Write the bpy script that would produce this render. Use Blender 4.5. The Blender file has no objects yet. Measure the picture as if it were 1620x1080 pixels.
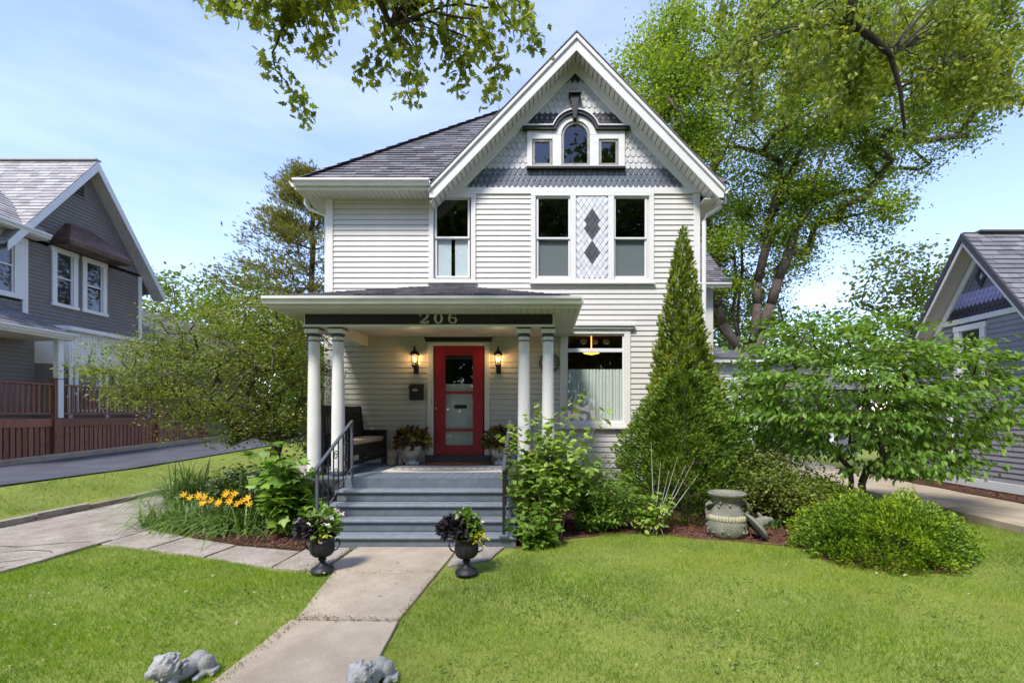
import bpy, math, random
import numpy as np
from mathutils import Vector, Matrix
R = math.radians
random.seed(7)
SC = bpy.context.scene
COL = SC.collection

# ------------------------------------------------------------------ camera
F, CX, CY, CH = 758.0, 860.0, 655.0, 1.69        # focal (px of 1620), principal point, eye height
cam = bpy.data.cameras.new('camera')
cam_o = bpy.data.objects.new('camera', cam); COL.objects.link(cam_o)
cam_o.location = (0, 0, CH); cam_o.rotation_euler = (R(90), 0, 0)
cam.sensor_width = 36; cam.lens = F / 1620 * 36
cam.shift_x = (810 - CX) / 1620; cam.shift_y = (CY - 540) / 1620
cam.clip_start = 0.05; cam.clip_end = 2000
SC.camera = cam_o
# ------------------------------------------------------------------ light
SUN_AZ, SUN_EL = 203.0, 54.0                      # compass bearing of the sun (0 = +Y, clockwise)
w = bpy.data.worlds.new('World'); SC.world = w; w.use_nodes = True
nt = w.node_tree; nt.nodes.clear()
sky = nt.nodes.new('ShaderNodeTexSky'); sky.sky_type = 'NISHITA'; sky.sun_disc = False
sky.sun_elevation = R(SUN_EL); sky.sun_rotation = R(SUN_AZ)
sky.air_density = 1.0; sky.dust_density = 0.3; sky.ozone_density = 3.0
tc = nt.nodes.new('ShaderNodeTexCoord'); mp = nt.nodes.new('ShaderNodeMapping')
mp.inputs['Scale'].default_value = (1.2, 1.2, 5.0)
nz = nt.nodes.new('ShaderNodeTexNoise'); nz.inputs['Scale'].default_value = 1.6; nz.inputs['Detail'].default_value = 7; nz.inputs['Roughness'].default_value = .55
rp = nt.nodes.new('ShaderNodeValToRGB'); rp.color_ramp.elements[0].position = .45; rp.color_ramp.elements[1].position = .85
rp.color_ramp.elements[0].color = (.08, .08, .08, 1); rp.color_ramp.elements[1].color = (.42, .42, .42, 1)
mx = nt.nodes.new('ShaderNodeMixRGB'); mx.inputs['Color2'].default_value = (3.7, 4.1, 4.7, 1)
bg = nt.nodes.new('ShaderNodeBackground'); bg.inputs['Strength'].default_value = .145
wo = nt.nodes.new('ShaderNodeOutputWorld')
L = nt.links.new
L(tc.outputs['Generated'], mp.inputs['Vector']); L(mp.outputs[0], nz.inputs['Vector']); L(nz.outputs['Fac'], rp.inputs[0])
tint = nt.nodes.new('ShaderNodeMixRGB'); tint.blend_type = 'MULTIPLY'; tint.inputs['Fac'].default_value = 1; tint.inputs['Color2'].default_value = (.97, .86, .98, 1)
L(rp.outputs[0], mx.inputs['Fac']); L(sky.outputs[0], tint.inputs['Color1']); L(tint.outputs[0], mx.inputs['Color1']); L(mx.outputs[0], bg.inputs[0]); L(bg.outputs[0], wo.inputs[0])
sl = bpy.data.lights.new('sun', 'SUN'); sl.energy = 2.0; sl.angle = R(11); sl.color = (1, .95, .87)
so = bpy.data.objects.new('sun', sl); COL.objects.link(so)
_sd = Vector((math.sin(R(SUN_AZ)) * math.cos(R(SUN_EL)), math.cos(R(SUN_AZ)) * math.cos(R(SUN_EL)), math.sin(R(SUN_EL))))
so.rotation_euler = (-_sd).to_track_quat('-Z', 'Y').to_euler(); so.location = (-6, -8, 14)
SC.view_settings.view_transform = 'Standard'; SC.view_settings.look = 'None'
SC.view_settings.exposure = 1.48; SC.view_settings.gamma = 1
SC.render.engine = 'CYCLES'; SC.cycles.use_denoising = True
SC.cycles.max_bounces = 9; SC.cycles.transparent_max_bounces = 8; SC.cycles.caustics_reflective = False; SC.cycles.caustics_refractive = False

# ------------------------------------------------------------------ measuring helpers
def P(px, py, Y): return ((px - CX) / F * Y, Y, CH + (CY - py) / F * Y)
def GND(px, py, z=0.): Y = F * (CH - z) / (py - CY); return ((px - CX) / F * Y, Y)
WY = 9.24; SW = F / WY
def wx(px): return (px - CX) / SW
def wz(py): return CH + (CY - py) / SW

# ------------------------------------------------------------------ materials
MATS = {}
def mat(name, col, rough=.6, var=.12, vscale=6., bump=0., bscale=40., spec=.4, metal=0., stretch=None, attr=None, emit=None, col2=None):
    m = bpy.data.materials.new(name); m.use_nodes = True; n = m.node_tree.nodes; l = m.node_tree.links.new
    b = n['Principled BSDF']; b.inputs['Roughness'].default_value = rough; b.inputs['Specular IOR Level'].default_value = spec; b.inputs['Metallic'].default_value = metal
    t = n.new('ShaderNodeTexCoord'); mpn = n.new('ShaderNodeMapping'); l(t.outputs['Object'], mpn.inputs[0])
    if stretch: mpn.inputs['Scale'].default_value = stretch
    no = n.new('ShaderNodeTexNoise'); no.inputs['Scale'].default_value = vscale; no.inputs['Detail'].default_value = 6; no.inputs['Roughness'].default_value = .65
    l(mpn.outputs[0], no.inputs['Vector'])
    r = n.new('ShaderNodeValToRGB'); r.color_ramp.elements[0].position = .32; r.color_ramp.elements[1].position = .68
    c2 = col2 or tuple(min(1, c * (1 + var)) for c in col)
    c1 = tuple(c * (1 - var) for c in col) if not col2 else col
    r.color_ramp.elements[0].color = (*c1, 1); r.color_ramp.elements[1].color = (*c2, 1)
    l(no.outputs['Fac'], r.inputs[0]); out = r.outputs[0]
    if attr:                                          # piece-to-piece colour variation
        a = n.new('ShaderNodeAttribute'); a.attribute_name = 'rnd'
        mr = n.new('ShaderNodeMapRange'); mr.inputs['To Min'].default_value = 1 - attr; mr.inputs['To Max'].default_value = 1 + attr
        l(a.outputs['Fac'], mr.inputs['Value'])
        mm = n.new('ShaderNodeMixRGB'); mm.blend_type = 'MULTIPLY'; mm.inputs['Fac'].default_value = 1
        l(out, mm.inputs['Color1']); l(mr.outputs[0], mm.inputs['Color2']); out = mm.outputs[0]
    l(out, b.inputs['Base Color'])
    if bump:
        n2 = n.new('ShaderNodeTexNoise'); n2.inputs['Scale'].default_value = bscale; n2.inputs['Detail'].default_value = 5; l(mpn.outputs[0], n2.inputs['Vector'])
        bp = n.new('ShaderNodeBump'); bp.inputs['Strength'].default_value = bump; bp.inputs['Distance'].default_value = .02
        l(n2.outputs['Fac'], bp.inputs['Height']); l(bp.outputs[0], b.inputs['Normal'])
    if emit:
        b.inputs['Emission Color'].default_value = (*emit[:3], 1); b.inputs['Emission Strength'].default_value = emit[3]
    MATS[name] = m; return m
def speck(name, scale=150, lo=.72, hi=1.2, big=0):
    m = MATS[name]; n = m.node_tree.nodes; l = m.node_tree.links.new; b = n['Principled BSDF']; src = b.inputs['Base Color'].links[0].from_socket
    t = n.new('ShaderNodeTexCoord'); f = n.new('ShaderNodeTexNoise'); f.inputs['Scale'].default_value = scale; f.inputs['Detail'].default_value = 3; l(t.outputs['Object'], f.inputs['Vector'])
    r = n.new('ShaderNodeMapRange'); r.inputs['From Min'].default_value = .3; r.inputs['From Max'].default_value = .7; r.inputs['To Min'].default_value = lo; r.inputs['To Max'].default_value = hi; l(f.outputs['Fac'], r.inputs['Value'])
    x = n.new('ShaderNodeMixRGB'); x.blend_type = 'MULTIPLY'; x.inputs['Fac'].default_value = 1; l(src, x.inputs['Color1']); l(r.outputs[0], x.inputs['Color2']); l(x.outputs[0], b.inputs['Base Color'])
def leafmat(name, cols, trans=.35, rough=.45, spec=.35, tcol=None):
    m = bpy.data.materials.new(name); m.use_nodes = True; n = m.node_tree.nodes; l = m.node_tree.links.new
    b = n['Principled BSDF']; b.inputs['Roughness'].default_value = rough; b.inputs['Specular IOR Level'].default_value = spec
    a = n.new('ShaderNodeAttribute'); a.attribute_name = 'rnd'
    r = n.new('ShaderNodeValToRGB'); e = r.color_ramp.elements
    while len(e) < len(cols): e.new(.5)
    for i, c in enumerate(cols): e[i].position = i / (len(cols) - 1); e[i].color = (*c, 1)
    l(a.outputs['Fac'], r.inputs[0]); l(r.outputs[0], b.inputs['Base Color'])
    if trans:
        t = n.new('ShaderNodeBsdfTranslucent'); mm = n.new('ShaderNodeMixRGB'); mm.blend_type = 'MULTIPLY'; mm.inputs['Fac'].default_value = 1
        mm.inputs['Color2'].default_value = (*(tcol or (1.5, 1.35, .5)), 1); l(r.outputs[0], mm.inputs['Color1']); l(mm.outputs[0], t.inputs[0])
        ms = n.new('ShaderNodeMixShader'); ms.inputs[0].default_value = trans
        l(b.outputs[0], ms.inputs[1]); l(t.outputs[0], ms.inputs[2]); l(ms.outputs[0], n['Material Output'].inputs['Surface'])
    MATS[name] = m; return m
def glassmat(name, tint=(.8, .85, .85), refl=.16):
    m = bpy.data.materials.new(name); m.use_nodes = True; n = m.node_tree.nodes; l = m.node_tree.links.new
    n.remove(n['Principled BSDF'])
    t = n.new('ShaderNodeBsdfTransparent'); t.inputs[0].default_value = (*tint, 1)
    g = n.new('ShaderNodeBsdfGlossy'); g.inputs['Roughness'].default_value = .015; g.inputs['Color'].default_value = (.95, .97, 1, 1)
    lw = n.new('ShaderNodeFresnel'); lw.inputs['IOR'].default_value = 1.5
    a0 = n.new('ShaderNodeMath'); a0.inputs[1].default_value = refl; l(lw.outputs[0], a0.inputs[0])
    ge = n.new('ShaderNodeNewGeometry'); iv = n.new('ShaderNodeMath'); iv.operation = 'SUBTRACT'; iv.inputs[0].default_value = 1; l(ge.outputs['Backfacing'], iv.inputs[1])
    ad = n.new('ShaderNodeMath'); ad.operation = 'MULTIPLY'; l(a0.outputs[0], ad.inputs[0]); l(iv.outputs[0], ad.inputs[1])   # one reflecting surface for each pane
    ms = n.new('ShaderNodeMixShader'); l(ad.outputs[0], ms.inputs[0]); l(t.outputs[0], ms.inputs[1]); l(g.outputs[0], ms.inputs[2])
    l(ms.outputs[0], n['Material Output'].inputs['Surface']); MATS[name] = m; return m

mat('siding', (.575, .555, .505), .5, .05, 3, .05, 60)
mat('trim', (.69, .675, .635), .45, .05, 4)
mat('soffit', (.58, .56, .51), .55, .06, 4)
mat('black_paint', (.018, .017, .018), .45, .3, 20, .1, 80)
mat('porch_grey', (.135, .165, .195), .5, .16, 7, .12, 50, stretch=(1, 1, 4))
mat('tread_lit', (.175, .20, .228), .5, .18, 9, .12, 60)  # step grey made lighter: light falling on the treads, put into the colour
mat('riser_shaded', (.115, .135, .158), .5, .16, 7, .12, 50)  # same step grey made darker: shade of the upright faces, in the colour
mat('porch_dark', (.05, .058, .07), .5, .15, 8)
mat('door_red', (.33, .013, .03), .38, .1, 8, .03, 60)
mat('roof', (.16, .152, .163), .9, .2, 30, .5, 120, attr=.38)
mat('roof_light', (.34, .325, .31), .9, .15, 30, .4, 120, attr=.22)
mat('roof_grey', (.19, .19, .20), .9, .15, 30, .4, 120, attr=.25)
mat('scale_light', (.50, .50, .49), .6, .06, 10, attr=.07)
mat('scale_dark', (.095, .115, .145), .55, .12, 10, attr=.18)
mat('scale_black', (.045, .045, .055), .55, .15, 10, attr=.2)
mat('scale_pale', (.56, .57, .58), .6, .06, 10, attr=.08)
mat('scale_lilac', (.33, .33, .56), .6, .06, 10, attr=.08)
mat('scale_slate', (.19, .19, .23), .6, .06, 10, attr=.1)
mat('interior', (.10, .085, .07), .9, .2, 2)
mat('curtain', (.74, .75, .68), .9, .15, 30, stretch=(8, 1, .3))
mat('blind', (.78, .80, .82), .8, .08, 5)
mat('grey_siding', (.18, .162, .148), .55, .08, 3)
mat('lilac_siding', (.255, .25, .285), .55, .06, 3)
mat('bright_trim', (.70, .70, .70), .45, .04, 4)
mat('copper', (.13, .078, .058), .5, .4, 3, .1, 30, metal=.4)
mat('deck_wood', (.225, .09, .052), .55, .35, 8, .15, 40, stretch=(4, 4, .6), attr=.25)
mat('asphalt', (.075, .077, .09), .85, .25, 1.3, .4, 300); speck('asphalt', 90, .75, 1.25)
mat('concrete', (.33, .27, .19), .9, .16, 2.2, .5, 200, col2=(.47, .40, .30)); speck('concrete', 130)
mat('concrete_old', (.24, .20, .155), .92, .3, 2.4, .6, 90, col2=(.42, .37, .31)); speck('concrete_old', 60, .6, 1.25)
mat('lawn_soil', (.15, .18, .03), .95, .3, 1.6, .5, 60, col2=(.22, .26, .045))
mat('mulch', (.14, .062, .04), .95, .5, 14, .8, 60, attr=.6)
mat('soil', (.12, .09, .05), .95, .4, 9, .8, 50)
mat('bark', (.10, .078, .058), .9, .45, 9, .9, 28, stretch=(3, 3, .6))
mat('bark_dark', (.055, .042, .034), .9, .4, 9, .7, 30)
mat('twig', (.20, .145, .09), .8, .3, 9)
mat('stone_grey', (.30, .30, .285), .9, .3, 9, .5, 60)
mat('stone_urn', (.13, .13, .095), .9, .45, 8, .7, 45, col2=(.24, .235, .185))
mat('stone_band', (.40, .37, .25), .9, .2, 12, .5, 60)
mat('stone_tan', (.34, .28, .18), .9, .25, 14, .4, 60)
mat('stone_white', (.50, .49, .46), .85, .3, 10, .5, 50)
mat('iron', (.022, .022, .025), .5, .3, 14, .2, 60, metal=.3)
mat('rail_iron', (.10, .105, .125), .45, .15, 10, metal=.3)
mat('bench_wood', (.02, .017, .016), .5, .4, 12, .1, 40)
mat('cushion', (.30, .16, .12), .9, .4, 34, .2, 60, col2=(.55, .47, .33))
mat('coir', (.30, .15, .05), .95, .35, 40, .6, 200)
mat('rug', (.20, .23, .26), .95, .2, 40, .4, 150)
mat('rug_pale', (.50, .48, .43), .95, .15, 40, .4, 150)
mat('brass', (.55, .42, .2), .35, .1, 8, metal=.8)
mat('number_metal', (.50, .48, .44), .45, .12, 14, metal=.2)
mat('lamp_glow', (1, .8, .5), .5, 0, 1, emit=(1, .50, .14, 9))
mat('lamp_dome', (.9, .6, .3), .5, 0, 1, emit=(1, .42, .06, 1.6))
mat('foundation', (.24, .22, .20), .9, .25, 5, .4, 30)
mat('garage_siding', (.55, .56, .58), .5, .05, 3)
mat('dark_siding', (.12, .125, .14), .5, .1, 3)
glassmat('glass', (.90, .93, .93), .04); glassmat('lantern_glass', (.95, .9, .8), .05)
leafmat('leaf_tree', [(0.085, 0.147, 0.018), (0.157, 0.25, 0.026), (0.257, 0.367, 0.039), (0.356, 0.456, 0.065)], .42)
leafmat('leaf_maple', [(.10, .14, .025), (.18, .24, .035), (.29, .36, .05), (.44, .48, .07)], .45)
leafmat('leaf_far', [(0.089, 0.146, 0.026), (0.143, 0.219, 0.036), (0.214, 0.293, 0.048)])
leafmat('leaf_yellow', [(0.168, 0.216, 0.03), (0.238, 0.297, 0.042), (0.322, 0.365, 0.06)])
leafmat('leaf_cedar', [(.10, .125, .03), (.17, .185, .042), (.25, .245, .058), (.15, .20, .065)], .25)
leafmat('leaf_burn', [(0.09, 0.135, 0.02), (0.144, 0.21, 0.027), (0.216, 0.29, 0.038), (0.18, 0.19, 0.075), (0.342, 0.41, 0.055)], .38)
leafmat('leaf_arb', [(0.054, 0.092, 0.012), (0.108, 0.167, 0.016), (0.192, 0.254, 0.022), (0.324, 0.346, 0.035)], .2)
leafmat('leaf_dog', [(0.082, 0.173, 0.021), (0.128, 0.247, 0.031), (0.194, 0.338, 0.047), (0.269, 0.405, 0.072)], .4)
leafmat('leaf_mound', [(0.063, 0.132, 0.012), (0.117, 0.217, 0.014), (0.216, 0.326, 0.019), (0.378, 0.449, 0.03)], .25)
leafmat('leaf_hyd', [(0.141, 0.236, 0.043), (0.208, 0.338, 0.057), (0.302, 0.44, 0.079), (0.416, 0.524, 0.122)], .35)
leafmat('leaf_dark', [(0.036, 0.071, 0.014), (0.063, 0.119, 0.022), (0.108, 0.17, 0.03)], .2)
leafmat('leaf_yew', [(.042, .085, .012), (.085, .155, .017), (.145, .235, .026), (.23, .32, .038)], .2)
leafmat('leaf_fern', [(0.09, 0.176, 0.026), (0.144, 0.272, 0.039), (0.234, 0.368, 0.052)], .3)
leafmat('leaf_strap', [(0.068, 0.136, 0.028), (0.119, 0.208, 0.042), (0.187, 0.288, 0.063)], .25)
leafmat('grass', [(0.063, 0.142, 0.009), (0.114, 0.228, 0.012), (0.189, 0.308, 0.018), (0.263, 0.37, 0.032), (0.435, 0.456, 0.099)], .45, .55, .25)
leafmat('petal_yellow', [(.78, .36, .02), (.88, .60, .03)], .3, tcol=(1, 1, .6))
leafmat('petal_lime', [(.50, .50, .02), (.66, .60, .03)], .3, tcol=(1, 1, .5))
leafmat('petal_white', [(.72, .70, .66), (.80, .62, .60)], .3, tcol=(1, 1, 1))
leafmat('leaf_purple', [(.018, .014, .024), (.04, .03, .05), (.06, .05, .06)], .1)
leafmat('leaf_coleus', [(.05, .012, .012), (.09, .02, .02), (.16, .18, .02), (.30, .26, .03)], .2)
leafmat('bract', [(.55, .55, .38), (.66, .64, .5)], .3, tcol=(1, 1, .8))

# ------------------------------------------------------------------ object helpers
def org(o):
    v = Vector((0, 0, 0))
    while o: v = v + Vector(o.location); o = o.parent
    return v
def tag(o, label=None, cat=None, group=None, kind=None):
    if label: o['label'] = label
    if cat: o['category'] = cat
    if group: o['group'] = group
    if kind: o['kind'] = kind
    return o
def thing(name, loc, label, cat, group=None):
    o = bpy.data.objects.new(name, None); COL.objects.link(o); o.location = loc; o.empty_display_size = .2
    return tag(o, label, cat, group)
def setmat(me, m):
    me.materials.append(MATS[m] if isinstance(m, str) else m)
def link(name, me, parent=None, loc=(0, 0, 0)):
    o = bpy.data.objects.new(name, me); COL.objects.link(o); o.parent = parent; o.location = loc
    return o
class MB:
    def __init__(s): s.v = []; s.f = []; s.r = []
    def add(s, vs, fs, r=None):
        n = len(s.v); s.v += [tuple(v) for v in vs]; s.f += [tuple(i + n for i in f) for f in fs]
        s.r += [random.random() if r is None else r] * len(fs); return s
    def box(s, x0, x1, y0, y1, z0, z1):
        return s.add([(x0, y0, z0), (x1, y0, z0), (x1, y1, z0), (x0, y1, z0), (x0, y0, z1), (x1, y0, z1), (x1, y1, z1), (x0, y1, z1)],
                     [(0, 3, 2, 1), (4, 5, 6, 7), (0, 1, 5, 4), (1, 2, 6, 5), (2, 3, 7, 6), (3, 0, 4, 7)])
    def prism(s, poly, d):                            # poly: 3-D outline, d: extrusion vector
        n = len(poly); d = Vector(d); a = [Vector(p) for p in poly]; b = [p + d for p in a]
        return s.add(a + b, [tuple(range(n))[::-1], tuple(range(n, 2 * n))] + [(i, (i + 1) % n, n + (i + 1) % n, n + i) for i in range(n)])
    def lathe(s, prof, c=(0, 0, 0), seg=20, sx=1, sy=1, rot=None):
        vs = []; fs = []; M = rot or Matrix.Identity(3)
        for r, z in prof:
            for k in range(seg):
                a = 2 * math.pi * (k + .5) / seg; vs.append(Vector(c) + M @ Vector((r * sx * math.cos(a), r * sy * math.sin(a), z)))
        for i in range(len(prof) - 1):
            for k in range(seg):
                k2 = (k + 1) % seg; fs.append((i * seg + k, i * seg + k2, (i + 1) * seg + k2, (i + 1) * seg + k))
        fs.append(tuple(range(seg))[::-1]); fs.append(tuple((len(prof) - 1) * seg + k for k in range(seg)))
        return s.add(vs, fs)
    def tube(s, pts, rad, seg=6):
        pts = [Vector(p) for p in pts]; n = len(pts); rad = rad if hasattr(rad, '__len__') else [rad] * n
        vs = []; fs = []; up = Vector((0, 0, 1))
        for i, p in enumerate(pts):
            t = (pts[min(i + 1, n - 1)] - pts[max(i - 1, 0)]).normalized()
            a = t.cross(up if abs(t.z) < .95 else Vector((1, 0, 0))).normalized(); b = t.cross(a)
            for k in range(seg):
                q = 2 * math.pi * k / seg; vs.append(p + (a * math.cos(q) + b * math.sin(q)) * rad[i])
        for i in range(n - 1):
            for k in range(seg):
                k2 = (k + 1) % seg; fs.append((i * seg + k, i * seg + k2, (i + 1) * seg + k2, (i + 1) * seg + k))
        fs.append(tuple(range(seg))[::-1]); fs.append(tuple((n - 1) * seg + k for k in range(seg)))
        return s.add(vs, fs)
    def ball(s, c, r, seg=14, rings=9, rot=None):
        r = r if hasattr(r, '__len__') else (r, r, r); M = rot or Matrix.Identity(3); vs = []; fs = []
        for i in range(rings + 1):
            t = math.pi * i / rings
            for k in range(seg):
                a = 2 * math.pi * k / seg
                vs.append(Vector(c) + M @ Vector((r[0] * math.sin(t) * math.cos(a), r[1] * math.sin(t) * math.sin(a), -r[2] * math.cos(t))))
        for i in range(rings):
            for k in range(seg):
                k2 = (k + 1) % seg; fs.append((i * seg + k, i * seg + k2, (i + 1) * seg + k2, (i + 1) * seg + k))
        return s.add(vs, fs)
    def build(s, name, m, parent=None, loc=None, smooth=False, bevel=0):
        o0 = org(parent) if parent else Vector(loc or (0, 0, 0))
        me = bpy.data.meshes.new(name); me.from_pydata([tuple(Vector(v) - o0) for v in s.v], [], s.f); me.update()
        a = me.attributes.new('rnd', 'FLOAT', 'FACE'); a.data.foreach_set('value', s.r)
        if smooth:
            me.polygons.foreach_set('use_smooth', [True] * len(me.polygons))
            if smooth != 'all' and hasattr(me, 'set_sharp_from_angle'): me.set_sharp_from_angle(angle=R(40))
        setmat(me, m); o = link(name, me, parent, (0, 0, 0) if parent else o0)
        if bevel:
            b = o.modifiers.new('edge', 'BEVEL'); b.width = bevel; b.segments = 2; b.limit_method = 'ANGLE'
        return o
def boxo(name, m, parent, x0, x1, y0, y1, z0, z1, bevel=0): return MB().box(x0, x1, y0, y1, z0, z1).build(name, m, parent, bevel=bevel)
def stuff(o): o['kind'] = 'stuff'; return o
def struct(o): o['kind'] = 'structure'; return o
def cells(x0, x1, z0, z1, holes):                     # a rectangle with rectangular holes, as rectangles
    xs = sorted({x0, x1, *[min(max(h[0], x0), x1) for h in holes], *[min(max(h[1], x0), x1) for h in holes]})
    zs = sorted({z0, z1, *[min(max(h[2], z0), z1) for h in holes], *[min(max(h[3], z0), z1) for h in holes]})
    out = []
    for a, b in zip(zs, zs[1:]):
        run = None
        for c, d in zip(xs, xs[1:]):
            mxx, mzz = (c + d) / 2, (a + b) / 2
            if any(h[0] < mxx < h[1] and h[2] < mzz < h[3] for h in holes):
                if run: out.append((*run, a, b)); run = None
            else: run = (run[0], d) if run else (c, d)
        if run: out.append((*run, a, b))
    return out

# ------------------------------------------------------------------ foliage
TPL = {
 'oval': ([(0, 0, 0), (.35, .24, .05), (.75, .2, .03), (1, 0, -.06), (.75, -.2, .03), (.35, -.24, .05)], [(0, 1, 2, 3), (0, 3, 4, 5)]),
 'drop': ([(0, 0, 0), (.4, .27, .07), (1, 0, -.12), (.4, -.27, .07)], [(0, 1, 2), (0, 2, 3)]),
 'quad': ([(0, 0, 0), (.45, .3, .06), (1, 0, 0), (.45, -.3, .06)], [(0, 1, 2, 3)]),
 'lance': ([(0, 0, 0), (.4, .12, .03), (1, 0, -.08), (.4, -.12, .03)], [(0, 1, 2), (0, 2, 3)]),
 'maple': ([(0, 0, 0), (.10, .30, .02), (.22, .17, .03), (.36, .46, -.03), (.48, .20, .03), (.66, .24, 0), (.70, .10, .02), (1, 0, -.08), (.70, -.10, .02), (.66, -.24, 0), (.48, -.20, .03), (.36, -.46, -.03), (.22, -.17, .03), (.10, -.30, .02)],
           [(0, 1, 2), (0, 2, 3, 4), (0, 4, 5, 6), (0, 6, 7), (0, 7, 8), (0, 8, 9, 10), (0, 10, 11, 12), (0, 12, 13)]),
 'lobed': ([(0, 0, 0), (.12, .34, .03), (.42, .30, .03), (.55, .42, 0), (.68, .18, .03), (1, 0, -.08), (.68, -.18, .03), (.55, -.42, 0), (.42, -.30, .03), (.12, -.34, .03)],
           [(0, 1, 2, 3, 4, 5), (0, 5, 6, 7, 8, 9)]),
 'spray': ([(0, 0, 0), (.3, .22, .03), (.42, .10, .02), (.62, .30, 0), (.68, .1, .02), (1, .05, -.05), (.95, -.1, -.03), (.7, -.12, .02), (.6, -.32, 0), (.42, -.1, .02), (.3, -.24, .03)],
           [(0, 1, 2), (0, 2, 3, 4), (0, 4, 5, 6, 7), (0, 7, 8, 9), (0, 9, 10)]),
 'tuft': ([(0, 0, 0), (.5, .16, .1), (1, .3, .12), (.6, 0, .02), (1.1, 0, 0), (.6, -.02, .02), (1, -.3, .12), (.5, -.16, .1), (.5, 0, .3), (.9, .05, .42)],
          [(0, 1, 2, 3), (0, 3, 4, 5), (0, 5, 6, 7), (0, 8, 9)]),
 'blade': ([(0, .035, 0), (0, -.035, 0), (.55, -.028, .02), (.55, .028, .02), (1, 0, -.03)], [(0, 1, 2, 3), (3, 2, 4)]),
}
def norm(a): return a / np.maximum(np.linalg.norm(a, axis=1, keepdims=True), 1e-9)
def leaves(name, pts, size, m, parent, tpl='oval', direc=None, normal=None, seed=1, sv=.3, jit=.6, rnd=None, loc=None):
    """One mesh of many leaves: pts (N,3) world; direc = preferred leaf direction; normal = preferred face."""
    g = np.random.default_rng(seed); pts = np.asarray(pts, float); N = len(pts)
    x = g.normal(size=(N, 3)); x[:, 2] *= .5; x = norm(x)
    if direc is not None: x = norm(np.asarray(direc, float) + x * jit)
    nn = g.normal(size=(N, 3)) * jit + (np.array([0, 0, 1.]) if normal is None else np.asarray(normal, float))
    z = norm(nn - (nn * x).sum(1, keepdims=True) * x); y = np.cross(z, x)
    T, Fc = TPL[tpl]; T = np.array(T); k = len(T)
    s = (np.asarray(size) * (1 + sv * g.uniform(-1, 1, N)))[:, None, None]
    V = pts[:, None, :] + s * (T[None, :, 0:1] * x[:, None, :] + T[None, :, 1:2] * y[:, None, :] + T[None, :, 2:3] * z[:, None, :])
    o0 = np.array(org(parent) if parent else (loc or (0, 0, 0)))
    V = (V - o0).reshape(-1, 3)
    fl = np.concatenate([np.array(f) for f in Fc]); fn = np.array([len(f) for f in Fc])
    idx = (np.arange(N)[:, None] * k + fl[None, :]).ravel()
    tot = np.tile(fn, N); st = np.concatenate([[0], np.cumsum(tot)[:-1]])
    me = bpy.data.meshes.new(name); me.vertices.add(len(V)); me.vertices.foreach_set('co', V.ravel())
    me.loops.add(len(idx)); me.loops.foreach_set('vertex_index', idx.astype(np.int32))
    me.polygons.add(len(tot)); me.polygons.foreach_set('loop_start', st.astype(np.int32)); me.polygons.foreach_set('loop_total', tot.astype(np.int32))
    me.update(calc_edges=True)
    rr = g.uniform(0, 1, N) if rnd is None else np.clip(np.asarray(rnd), 0, 1)
    a = me.attributes.new('rnd', 'FLOAT', 'FACE'); a.data.foreach_set('value', np.repeat(rr, len(Fc)).astype(np.float32))
    setmat(me, m)
    return stuff(link(name, me, parent, (0, 0, 0) if parent else tuple(o0)))
def ellips(c, r, n, g, shell=.5, zmin=None):
    d = norm(g.normal(size=(n * 2, 3))); q = g.uniform(shell ** 3, 1, n * 2) ** (1 / 3)
    p = np.array(c) + d * q[:, None] * np.array(r)
    if zmin is not None: p = p[p[:, 2] > zmin]
    return p[:n]
def skeleton(trunks, targets, seglen, g, wob=.12):
    """Grow limbs from trunk polylines to the targets. Returns nodes and parent index."""
    nodes = []; par = []
    for t in trunks:
        for i, p in enumerate(t):
            nodes.append(np.array(p, float)); par.append(-1 if i == 0 else len(nodes) - 2)
    base = nodes[0]; order = np.argsort(np.linalg.norm(targets - nodes[len(trunks[0]) - 1], axis=1)); tips = []
    for ti in order:
        t = targets[ti]; A = np.array(nodes); d = np.linalg.norm(A - t, axis=1) + np.where(A[:, 2] > t[2] + .3, 1.5, 0) + np.where(A[:, 2] < base[2] + .25 * (t[2] - base[2]), 2., 0)
        i = int(np.argmin(d)); n = max(1, int(np.linalg.norm(A[i] - t) / seglen)); a = A[i]; prev = i
        for k in range(1, n + 1):
            q = k / n; p = a + (t - a) * q + g.normal(size=3) * wob * seglen * (1 if k < n else 0)
            p[2] += math.sin(q * math.pi) * .12 * np.linalg.norm(t - a); nodes.append(p); par.append(prev); prev = len(nodes) - 1
        tips.append(prev)
    return nodes, par, tips
def limbs(name, nodes, par, tips, m, parent, rtip=.012, powr=.42, rmax=None, seg=6):
    cnt = np.zeros(len(nodes))
    for t in tips:
        i = t
        while i >= 0: cnt[i] += 1; i = par[i]
    rad = rtip * np.maximum(cnt, 1) ** powr
    if rmax: rad = np.minimum(rad, rmax)
    b = MB()
    for i, p in enumerate(par):
        if p >= 0 and cnt[i] > 0: b.tube([nodes[p], nodes[i]], [rad[p] if cnt[p] < cnt[i] * 2.5 else min(rad[p], rad[i] * 1.25), rad[i]], seg)
    return b.build(name, m, parent, smooth='all')
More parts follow.
